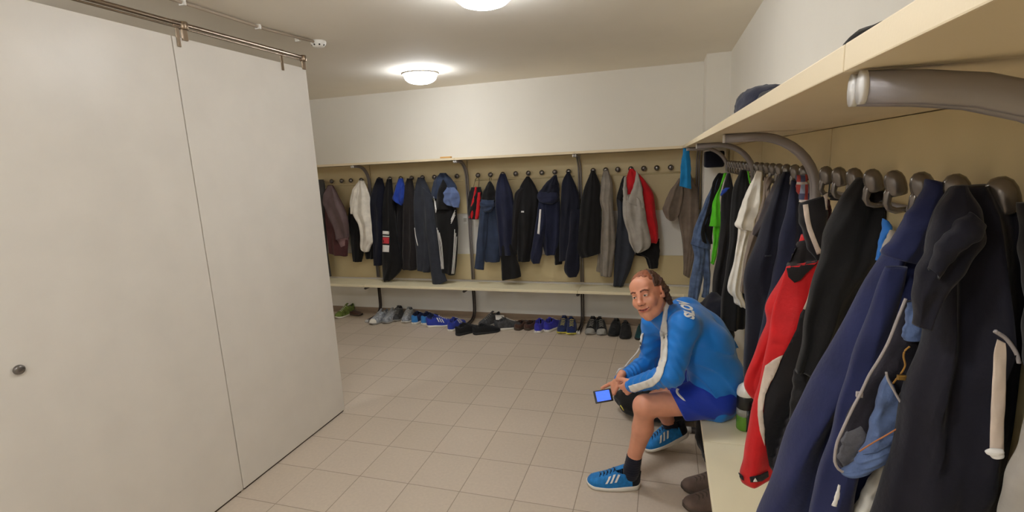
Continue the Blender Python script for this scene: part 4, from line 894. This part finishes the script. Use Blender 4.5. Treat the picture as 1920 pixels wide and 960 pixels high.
man = empty('person', (.28, 2.62, ZB), 'seated man in a bright blue jacket and blue shorts, holding a phone', 'person')
J = dict(hipL=(.25, 2.50, .545), hipR=(.26, 2.72, .545), kneeL=A_(1209, 762, 2.42), kneeR=A_(1232, 752, 2.80), ankL=A_(1186, 872, 2.47), ankR=A_(1258, 800, 2.90),
         shL=A_(1283, 612, 2.42), elL=A_(1258, 703, 2.33), wrL=A_(1186, 722, 2.50), shR=A_(1228, 606, 2.76), elR=A_(1218, 676, 2.80), wrR=A_(1165, 712, 2.62),
         neck=A_(1246, 590, 2.56), head=A_(1214, 553, 2.47))
J = {k: Vector(v) for k, v in J.items()}
BV = []; BF = []; BM = []
def addbody(V, F, m=0):
    n = sum(len(v) for v in BV); BV.append(V); BF.append(F+n); BM.append(np.full(len(F), m) if np.isscalar(m) else m)
# legs and trunk under the clothes
v = Vol((-.30, 2.32, .05), (.50, 3.02, 1.08), .0075)
for s_ in 'LR':
    h_, k_, a_ = np3(J['hip'+s_]), np3(J['knee'+s_]), np3(J['ank'+s_]); K_, A2 = J['knee'+s_], J['ank'+s_]
    v.cone(h_, k_, .078, .056, .02)
    v.ell(k_, (.056, .052, .060), .02)
    v.cone(k_, np3(K_.lerp(A2, .35)+Vector((.012, 0, 0))), .047, .053, .02); v.cone(np3(K_.lerp(A2, .35)+Vector((.012, 0, 0))), np3(K_.lerp(A2, .8)), .052, .036, .015); v.cone(np3(K_.lerp(A2, .8)), a_, .036, .034, .012)
v.cone((.235, 2.55, .55), (.235, 2.68, .55), .085, .085, .02); v.cone((.27, 2.61, .56), (.19, 2.60, .80), .085, .085, .04); v.cone((.19, 2.60, .80), np3(J['neck']+Vector((0, 0, -.02))), .085, .05, .02)
for s_ in 'LR': v.cone((.14, 2.59, .86), np3(J['sh'+s_]), .06, .04, .01); v.cone(np3(J['sh'+s_]), np3(J['el'+s_]), .040, .034, .01); v.cone(np3(J['el'+s_]), np3(J['wr'+s_]), .033, .025, .01)
V, F = v.mesh(); addbody(smoothv(V, F, 4), F)
# head: its own axes (x to the viewer's right, y out of the face, z to the crown)
hc = J['head']+Vector((0, 0, .004)); vd = (CAM-hc).normalized(); rc = vd.cross(Vector((0, 0, 1))).normalized()*-1; 
if rc.dot(RT) < 0: rc = -rc
uc = vd.cross(rc)*(1 if vd.cross(rc).dot(UP) > 0 else -1)
yw_, pt_, rl_ = math.radians(25), math.radians(12), math.radians(15)
Fd = (vd*math.cos(yw_)-rc*math.sin(yw_)); Fd = (Fd*math.cos(pt_)-uc*math.sin(pt_)).normalized()
Ud = (uc*math.cos(rl_)-rc*math.sin(rl_)); Ud = (Ud-Fd*Ud.dot(Fd)).normalized(); Rd = Fd.cross(Ud)
if Rd.dot(rc) < 0: Rd = -Rd
HM = np.array([[*Rd], [*Fd], [*Ud]])          # rows: head axes in the room
def hw_(V): return (V*.955)@HM+np.array(hc)          # head coordinates to the room
def headvol(h=.003):
    v = Vol((-.11, -.14, -.16), (.11, .14, .15), h)
    v.ell((0, -.018, .030), (.076, .098, .088), 0)
    v.ell((0, .022, -.030), (.062, .070, .088), .025)
    v.cone((-.030, .030, -.085), (0, .062, -.103), .024, .020, .02); v.cone((.030, .030, -.085), (0, .062, -.103), .024, .020, .02)
    v.cone((-.054, -.005, -.050), (-.030, .035, -.090), .018, .018, .02); v.cone((.054, -.005, -.050), (.030, .035, -.090), .018, .018, .02)
    v.ell((0, .060, .055), (.052, .024, .034), .03)
    for sx in (-1, 1):
        v.ell((sx*.040, .062, -.028), (.022, .020, .022), .02)
        v.ell((sx*.031, .094, .008), (.0175, .014, .011), .010, sub=True)
        v.cone((sx*.016, .086, .026), (sx*.044, .074, .029), .007, .006, .012)
        v.ell((sx*.031, .0765, .005), (.0150, .0130, .0120), .004)
        v.ell((sx*.0125, .098, -.033), (.0085, .010, .0075), .006)
        v.ell((sx*.022, .083, -.060), (.012, .010, .010), .012)
        M = Matrix.Rotation(sx*-.45, 3, 'Z'); v.ell((sx*.079, -.012, -.002), (.007, .019, .031), .008, M=M)
        v.ell((sx*.086, -.008, .002), (.006, .011, .019), .005, M=M, sub=True)
        v.cone((sx*.078, -.004, -.028), (sx*.076, .0, -.024), .008, .008, .006)
        v.cone((sx*.020, .095, -.044), (sx*.032, .082, -.060), .0025, .002, .006, sub=True)
    v.cone((0, .083, .018), (0, .106, -.022), .008, .0105, .012); v.ell((0, .108, -.027), (.0125, .012, .010), .008)
    v.ell((0, .086, -.059), (.026, .012, .006), .008); v.ell((0, .085, -.070), (.022, .012, .0065), .008)
    v.cone((-.029, .086, -.058), (0, .100, -.0655), .0025, .0028, .003, sub=True); v.cone((.029, .086, -.058), (0, .100, -.0655), .0025, .0028, .003, sub=True)
    v.ell((0, .090, -.083), (.018, .006, .004), .006, sub=True)
    v.cone((0, -.035, -.045), (.01, -.075, -.14), .055, .056, .02)
    return v
hv = headvol(); V, F = hv.mesh(); V = smoothv(V, F, 2)
cen = V[F].mean(1); x, y, z = cen.T
lipz = -.0655+.0085*(np.abs(x)/.029)**2
mi = np.zeros(len(F), int)
mi[(np.abs(x) < .027) & (np.abs(z-lipz) < .0075*np.sqrt(np.clip(1-(x/.028)**2, 0, 1))) & (y > .075)] = 1
mi[(np.abs(x) < .029) & (np.abs(z-lipz) < .0022) & (y > .075)] = 2
bz = .0285+.004*np.clip((np.abs(x)-.012)/.02, 0, 1)-.006*np.clip((np.abs(x)-.034)/.014, 0, 1)
mi[(np.abs(x) > .011) & (np.abs(x) < .050) & (np.abs(z-bz) < .0045) & (y > .05)] = 3
for sx in (-1, 1):
    ex = (x-sx*.031)/.0125; ez = (z-.0045)/.0042; ins = (ex**2+ez**2 < 1) & (y > .05)
    mi[ins] = 4; mi[ins & (((x-sx*.0295)**2+(z-.005)**2) < .0048**2)] = 5
    mi[(np.abs(ex) < 1) & (np.abs(ez-1.15*np.sqrt(np.clip(1-ex**2, 0, 1))) < .28) & (y > .05)] = 3
    mi[((x-sx*.0075)**2+(z+.0385)**2 < .0042**2) & (y > .085)] = 2
addbody(hw_(V), F, mi)
# hands
def hand(wr, dirv, palm, side, curl, thumbcurl=.5, spread=.06, sc=1.0):
    """dirv: along the fingers, palm: out of the palm, side: towards the thumb"""
    d_, p_ = Vector(dirv).normalized(), Vector(palm); p_ = (p_-d_*p_.dot(d_)).normalized(); t_ = d_.cross(p_); t_ = t_*(1 if t_.dot(Vector(side)) > 0 else -1)
    o_ = Vector(wr); L_ = lambda a, b, c: np3(o_+d_*a*sc+t_*b*sc+p_*c*sc)
    c_ = np.array(o_+d_*.08); v = Vol(c_-.15, c_+.15, .0025)
    v.cone(L_(-.05, 0, 0), L_(.005, 0, 0), .027*sc, .026*sc, .01)
    for b in (-.026, -.009, .009, .026): v.cone(L_(.012, b*.75, 0), L_(.082, b, .002), .0145*sc, .0115*sc, .012)
    v.cone(L_(.015, .024, .008), L_(.045, .030, .010), .016*sc, .014*sc, .012)
    for q, (b, L3) in enumerate(zip((.028, .0095, -.0095, -.027), ((.040, .026, .020), (.044, .029, .022), (.041, .027, .021), (.032, .021, .018)))):
        cu = curl[q] if isinstance(curl, (list, tuple)) else curl; a = np.array([.082, b, 0.]); ang = 0; r = .0092-.0007*(q == 3)
        sp = (1.5-q)*spread
        for i, l in enumerate(L3):
            ang += cu*(.75, 1.0, .7)[i]; n_ = a+l*np.array([math.cos(ang)*math.cos(sp), math.cos(ang)*math.sin(sp), math.sin(ang)])
            v.cone(L_(*a), L_(*n_), (r-.0006*i)*sc, (r-.0006*(i+1))*sc, .004); a = n_
    a = np.array([.030, .034, .010]); ang = .75
    for i, l in enumerate((.036, .030, .024)):
        ang2 = ang-thumbcurl*.45*i; n_ = a+l*np.array([math.cos(ang2), math.sin(ang2)*.8, .30+.15*i]); v.cone(L_(*a), L_(*n_), (.0125-.001*i)*sc, (.0115-.001*i)*sc, .006); a = n_
    V, F = v.mesh(); addbody(smoothv(V, F, 2), F)
PHC = A_(1131, 742, 2.52)
ph_n = (CAM-PHC).normalized()
hd = Vector((-.42, -.22, -.88)).normalized()
hand(A_(1160, 714, 2.60), hd, (-.85, -.35, .35), (-.2, .9, .3), [.95, 1.0, 1.0, 1.05], .5, sc=.84)
hdl = (A_(1160, 738, 2.52)-J['wrL']).normalized()
hand(J['wrL']+hdl*-.015, hdl, (-.25, .8, -.3), (-.3, 0, .8), [1.1, 1.15, 1.2, 1.2], .8, sc=.88)
Vb = np.concatenate(BV); Fb = np.concatenate(BF); Mb = np.concatenate(BM)
body = mobj('body', [Vector(p) for p in Vb.tolist()], Fb.tolist(), [M_skin, M_lip, M_shade, M_brow, M_eye, M_iris], man, True, True, [int(i) for i in Mb])
# hair
def hairmesh(nm, m, kind):
    v = Vol((-.12, -.15, -.16), (.12, .12, .15), .0032); v.ell((0, -.018, .032), (.0815, .1035, .0945) if kind else (.0785, .1005, .0915), 0)
    x, y, z = v.P[..., 0], v.P[..., 1], v.P[..., 2]
    nz = (np.sin(x*190+2*np.sin(z*90))*np.sin(y*170+1.3)*np.sin(z*180+.7)*.0035+np.sin(x*420)*np.sin(z*380+y*300)*.0012)
    if kind:
        for (a, b, c, r) in [(.078, -.035, -.02, .016), (.074, -.055, -.045, .018), (.060, -.080, -.055, .02), (.03, -.098, -.06, .02), (0, -.102, -.06, .02), (.082, -.028, .015, .016), (.081, -.02, .045, .015), (.086, -.045, -.005, .015), (.07, -.07, -.075, .014), (.045, -.09, -.082, .014)]:
            for sx in (1, -1): v.cone((sx*a, b, c), (sx*a, b-.005, c+.012), r, r*.8, .012)
        # recedes: keep what lies behind a line sloping back from the temples
        cut = y-(.030-.55*np.clip(z-.055, 0, 1)+.12*np.clip(.05-z, 0, 1))
        side = np.where(np.abs(x) > .045, 0, (.045-np.abs(x))*.9*np.clip((z-.02)/.06, 0, 1)); cut = cut+side
        cut = np.maximum(cut, np.where((z < .030), (y+.004)*1., -1)) ; cut = np.maximum(cut, np.where(z < -.018, y+.036, -1)); v.D = np.maximum(v.D+nz, cut)
    else:
        cut = y-(.052-.40*np.clip(z-.085, 0, 1)-.9*np.clip(np.abs(x)-.030, 0, .03)+.35*np.clip(.012-np.abs(x), 0, 1)+.006*np.sin(x*260)); v.D = np.maximum(v.D+nz*.5, np.maximum(cut, .070-z-.6*np.abs(x)))
    V, F = v.mesh(); V = smoothv(V, F, 1)
    return mobj(nm, [Vector(p) for p in hw_(V).tolist()], F.tolist(), m, man)
hairmesh('hair', M_hair, 1); hairmesh('thin_front_hair', M_hairthin, 0)
# jacket
v = Vol((-.32, 2.16, .42), (.52, 3.02, 1.12), .0065)
for yy_ in (2.53, 2.70):
    v.cone((.240, yy_, .56), (.258, yy_, .66), .120, .123, .03); v.cone((.258, yy_, .66), (.195, yy_-.01, .80), .125, .126, .03); v.cone((.195, yy_-.01, .80), (.11, yy_-.01, .905), .126, .10, .03)
sh_m = (J['shL']+J['shR'])/2
v.cone((.13, 2.59, .90), np3(J['neck']+Vector((.01, 0, -.01))), .09, .066, .03)
v.cone(np3(J['neck']+Vector((.02, 0, -.02))), np3(A_(1236, 584, 2.515)), .074, .067, .02)
for s_ in 'LR':
    S_, E2, W_ = J['sh'+s_], J['el'+s_], J['wr'+s_]
    v.cone((.15, 2.60, .88), np3(S_), .085, .072, .035); v.cone(np3(S_), np3(E2), .070, .058, .025); v.cone(np3(E2), np3(W_), .057, .037, .02)
    v.cone(np3(W_-(W_-E2).normalized()*.018), np3(W_+(W_-E2).normalized()*.004), .038, .037, .006)
v.cone((.245, 2.51, .515), (.245, 2.74, .515), .105, .105, .03)
# folds: slanting drag lines over the back and rings round the sleeves
P = v.P; x, y, z = P[..., 0], P[..., 1], P[..., 2]
def tdir(a, b): # distance along a limb and closeness to it
    a = np.array(a, np.float32); ab = np.array(b, np.float32)-a; L2 = float(ab@ab); t = ((P-a)@ab)/L2; dd = np.linalg.norm(P-a-np.clip(t, 0, 1)[..., None]*ab, axis=-1); return t*math.sqrt(L2), dd
fold = np.zeros_like(v.D)
for s_ in 'LR':
    for a, b, amp_, fq in ((J['sh'+s_], J['el'+s_], .003, 120), (J['el'+s_], J['wr'+s_], .0035, 150)):
        t, dd = tdir(a, b); wgt = np.exp(-(dd/.08)**4)*((t > -.02) & (t < (b-a).length+.01)); fold += wgt*amp_*1.7*(1-2*np.abs(np.sin(t*fq/2+2.2*np.sin(x*28+y*17)+z*14))**.8)
back = np.clip((x-.12)/.1, 0, 1)
ang = np.arctan2(z-.60, x-.08); rad = np.sqrt((z-.60)**2+(x-.08)**2)
fold += back*np.clip((.92-z)/.15, 0, 1)*(.011*(1-2*np.abs(np.sin(rad*34+ang*2.2+1.1*np.sin(y*14)))**.7)*np.clip((z-.50)/.1, 0, 1)+.003*np.sin(rad*80+ang*5+y*20))
v.D = v.D-fold
v.D = np.maximum(v.D, .452-z)
V, F = v.mesh(); V = smoothv(V, F, 3)
jacket = mobj('jacket', [Vector(p) for p in V.tolist()], F.tolist(), c_jack, man)
bvj = bvh_of([jacket])
CR['J'] = (1100, 580, 4.8); CR['H'] = (1150, 490, 6.4); CR['S'] = (1090, 690, 4); CR['T'] = (1250, 550, 13.714)
patch('sleeve_panel', cv('J', [(700, 0), (724, 0), (722, 100), (726, 200), (735, 300), (732, 400), (728, 450), (705, 520), (690, 580), (660, 640), (600, 690), (520, 712), (430, 742), (400, 735), (378, 690), (450, 668), (540, 640), (600, 610), (630, 560), (645, 480), (662, 430), (668, 300), (662, 200), (680, 100)]), [jacket], c_whp, man, .0045, 3, bvj)
patch('shoulder_panel', cv('H', [(618, 430), (680, 490), (655, 560), (625, 640), (655, 760), (660, 890), (575, 880), (570, 780), (585, 690), (596, 600), (590, 480)]), [jacket], c_whp, man, .0045, 3, bvj)
patch('sleeve_panel', cv('J', [(518, 210), (500, 320), (460, 390), (400, 450), (345, 525), (300, 540), (262, 585), (268, 565), (290, 530), (330, 525), (380, 460), (440, 395), (482, 330), (478, 280), (498, 220)]), [jacket], c_whp, man, .0045, 3, bvj)
# lettering across the back
def lettering(text, base, top, targets, m, parent, bv, name='lettering', step=.8):
    """base/top: marks along the foot and the head of the letters"""
    cu = bpy.data.curves.new('t', 'FONT'); cu.body = text; cu.size = 1; cu.space_character = 1.0; cu.offset = .05; to = bpy.data.objects.new('t', cu); C.objects.link(to)
    me = bpy.data.meshes.new_from_object(to.evaluated_get(bpy.context.evaluated_depsgraph_get())); bpy.data.objects.remove(to)
    bm = bmesh.new(); bm.from_mesh(me); xs = [v.co.x for v in bm.verts]; ys = [v.co.y for v in bm.verts]; x0, x1, y0, y1 = min(xs), max(xs), min(ys), max(ys)
    for _ in range(3):
        lg = [e for e in bm.edges if e.calc_length() > .12]
        if lg: bmesh.ops.subdivide_edges(bm, edges=lg, cuts=1)
    bmesh.ops.triangulate(bm, faces=bm.faces)
    def samp(P, t):
        t = min(max(t, 0), 1)*(len(P)-1); i = min(int(t), len(P)-2); f = t-i; return (P[i][0]*(1-f)+P[i+1][0]*f, P[i][1]*(1-f)+P[i+1][1]*f)
    vs = []; last = None
    for v in bm.verts:
        t = (v.co.x-x0)/(x1-x0); h = (v.co.y-y0)/(y1-y0); b = samp(base, t); q = samp(top, t); px = (b[0]+(q[0]-b[0])*h, b[1]+(q[1]-b[1])*h)
        w = lay(px, bv, .003); last = w if w is not None else last; vs.append(last)
    fs = [[v.index for v in f.verts] for f in bm.faces]; bm.free()
    if any(v is None for v in vs): return
    return mobj(name, vs, fs, m, parent)
lettering('SLOV', cv('T', [(700, 690), (720, 600), (700, 470), (660, 380), (610, 300), (560, 235)]), cv('T', [(440, 590), (440, 480), (400, 400), (350, 320), (300, 240), (250, 175)]), [jacket], c_whp, man, bvj)
# zip collar line
# shorts
v = Vol((-.08, 2.32, .42), (.46, 3.0, .72), .006)
for s_ in 'LR':
    h_, k_ = J['hip'+s_], J['knee'+s_]; e_ = h_.lerp(k_, .60)
    v.cone(np3(h_+Vector((.0, 0, -.002))), np3(e_), .104, .088, .02)
v.cone((.245, 2.52, .55), (.245, 2.74, .55), .108, .11, .03)
x, y, z = v.P[..., 0], v.P[..., 1], v.P[..., 2]
v.D = v.D-.003*(1-2*np.abs(np.sin(x*26+z*30+1.5*np.sin(y*20)))**.8)
v.D = np.maximum(v.D, .4515-z)
kd = (J['kneeL']-J['hipL']).normalized(); eL = J['hipL'].lerp(J['kneeL'], .56)+Vector((0, 0, 0))
pl = ((v.P-np.array(eL, np.float32))@np.array((kd.x, kd.y, kd.z-.35), np.float32)); v.D = np.maximum(v.D, pl)
V, F = v.mesh(); V = smoothv(V, F, 3); shorts = mobj('shorts', [Vector(p) for p in V.tolist()], F.tolist(), c_shorts, man)
sw = cv('S', [(712, 158), (708, 175), (712, 190), (725, 208), (745, 228), (765, 243), (783, 250), (765, 225), (748, 208), (732, 190), (726, 175), (735, 160), (722, 154)])
patch('swoosh_mark', sw, [shorts], c_whp, man, .002, 2)
# socks and shoes
for s_, Hd in (('L', 0), ('R', 1)):
    A2, K_ = J['ank'+s_], J['knee'+s_]; up_ = (K_-A2).normalized(); v = Vol(np.array(A2)-.13, np.array(A2)+.16, .005)
    v.cone(np3(A2+up_*.055), np3(A2-up_*.03), .040, .042, 0); v.cone(np3(A2-up_*.03), np3(A2-up_*.06), .042, .04, .01)
    x, y, z = v.P[..., 0], v.P[..., 1], v.P[..., 2]; v.D = v.D-.0012*np.sin(z*420); V, F = v.mesh(); mobj('sock', [Vector(p) for p in smoothv(V, F, 2).tolist()], F.tolist(), c_sock, man)
k_bshoe = fab('blue_running_mesh', (28, 116, 184), vary=.2, vscale=60, rough=.6); k_bk = fab('black_heel_mesh', (20, 22, 30))
a1, a2 = at(1203, 899, 1, 2.49), at(1108, 893, 1, 2.40)
hdg = math.degrees(math.atan2(a2.y-a1.y, a2.x-a1.x)); shoe(None, (-.255, 2.475, .001), 188, k_bshoe, S_wh, k_bk, L=.285, H=.105, stripes=c_lab, heel=k_bk, parent=man, name='running_shoe', mlace=c_sock)
shoe(None, (.02, 2.885, .052), 196, k_bshoe, S_wh, k_bk, L=.285, H=.105, stripes=c_lab, heel=k_bk, parent=man, name='running_shoe', mlace=c_sock, pitch=20)
# phone
ph = empty('smartphone', PHC, 'black smartphone with a lit blue screen held by the man', 'phone')
ex = (A_(1147, 739, 2.55)-A_(1118, 747, 2.55)).normalized(); nn = (ph_n*.9+Vector((0, 0, .35))).normalized(); ex = (ex-nn*ex.dot(nn)).normalized(); ey = nn.cross(ex)
def pbox(hx, hy, z0, z1, bev):
    m = MB().box((-hx, -hy, z0), (hx, hy, z1), 0, bev); m.v = [PHC+ex*q.x+ey*q.y+nn*q.z for q in m.v]; return m
pbox(.048, .034, -.009, 0, .003).build('phone_case', M_black_pl, ph, True)
pbox(.037, .027, .0, .0008, 0).build('screen', mat('lit_blue_screen', lin((60, 100, 220)), rough=.3, emis=(lin((70, 110, 225)), 1.0), vary=.15, vscale=60), ph)
pbox(.004, .006, .0, .0012, 0).build('home_button', M_darksteel, ph) if 0 else None

# drinking bottle on the bench
bp0 = Vector((.368, 2.395, ZB+.001)); bt = empty('drinking_bottle', bp0, 'sports bottle with white lid, black band and green drink behind the man', 'bottle')
M_clear = mat('clear_plastic', (.86, .88, .86), rough=.12, trans=.85, spec=.5); M_drink = mat('green_drink', lin((110, 170, 50)), rough=.2, trans=.35); M_frost = mat('frosted_plastic', lin((176, 178, 172)), rough=.35, trans=.3)
B = bp0
MB().lathe([(.030, 0), (.0345, .004), (.0355, .012), (.0355, .070), (.035, .074)], B, 32).build('drink_level', M_drink, bt, True)
MB().lathe([(.0355, .0745), (.0358, .10), (.034, .108)], B, 32).build('bottle_wall', M_frost, bt, True)
MB().lathe([(.0345, .108), (.0365, .110), (.0365, .168), (.034, .172)], B, 32).build('grip_band', M_black_pl, bt, True)
MB().lathe([(.036, .172), (.0375, .176), (.037, .195), (.031, .213), (.018, .226), (.010, .229), (.009, .238), (.0, .239)], B, 32).build('lid', M_white_pl, bt, True)
MB().tube([B+Vector((.02, -.026, .15)), B+Vector((.045, -.05, .14)), B+Vector((.05, -.056, .07)), B+Vector((.045, -.05, .018)), B+Vector((.02, -.022, .012))], 0, 8, flat=(.006, .010), side=(0, 0, 1)).build('handle', M_black_pl, bt, True)
MB().tube([B+Vector((.012, -.034, .004)), B+Vector((.012, -.036, .11))], 0, 8, flat=(.008, .003), side=(1, 0, 0)).build('side_rib', M_black_pl, bt, True)

# bags near the man
t = blob('black_backpack', (.27, 2.80, .20), (.085, .10, .215), c_black, None, seed=11, amp=.18, zmin=.003); tag(t, 'black soft bag standing under the bench behind the man', 'bag')
bg = empty('sports_bag', (-.05, 3.25, 0), 'black sports bag on the floor behind the knees of the man', 'bag')
blob('bag_body', (-.02, 3.27, .115), (.30, .15, .125), c_black, bg, seed=13, amp=.12, zmin=.002)
q = at(1163, 760, 1, 3.11); MB().tube([q, q+Vector((.012, -.008, -.012)), q+Vector((.022, -.008, -.03))], .004, 6).build('yellow_mark', S_yl, bg, True)
t = blob('navy_backpack', (.32, 3.38, ZB+.19), (.12, .20, .20), c_navy2, None, seed=17, amp=.15, zmin=ZB+.002); tag(t, 'dark navy bag on the bench between the jeans and the man', 'bag')
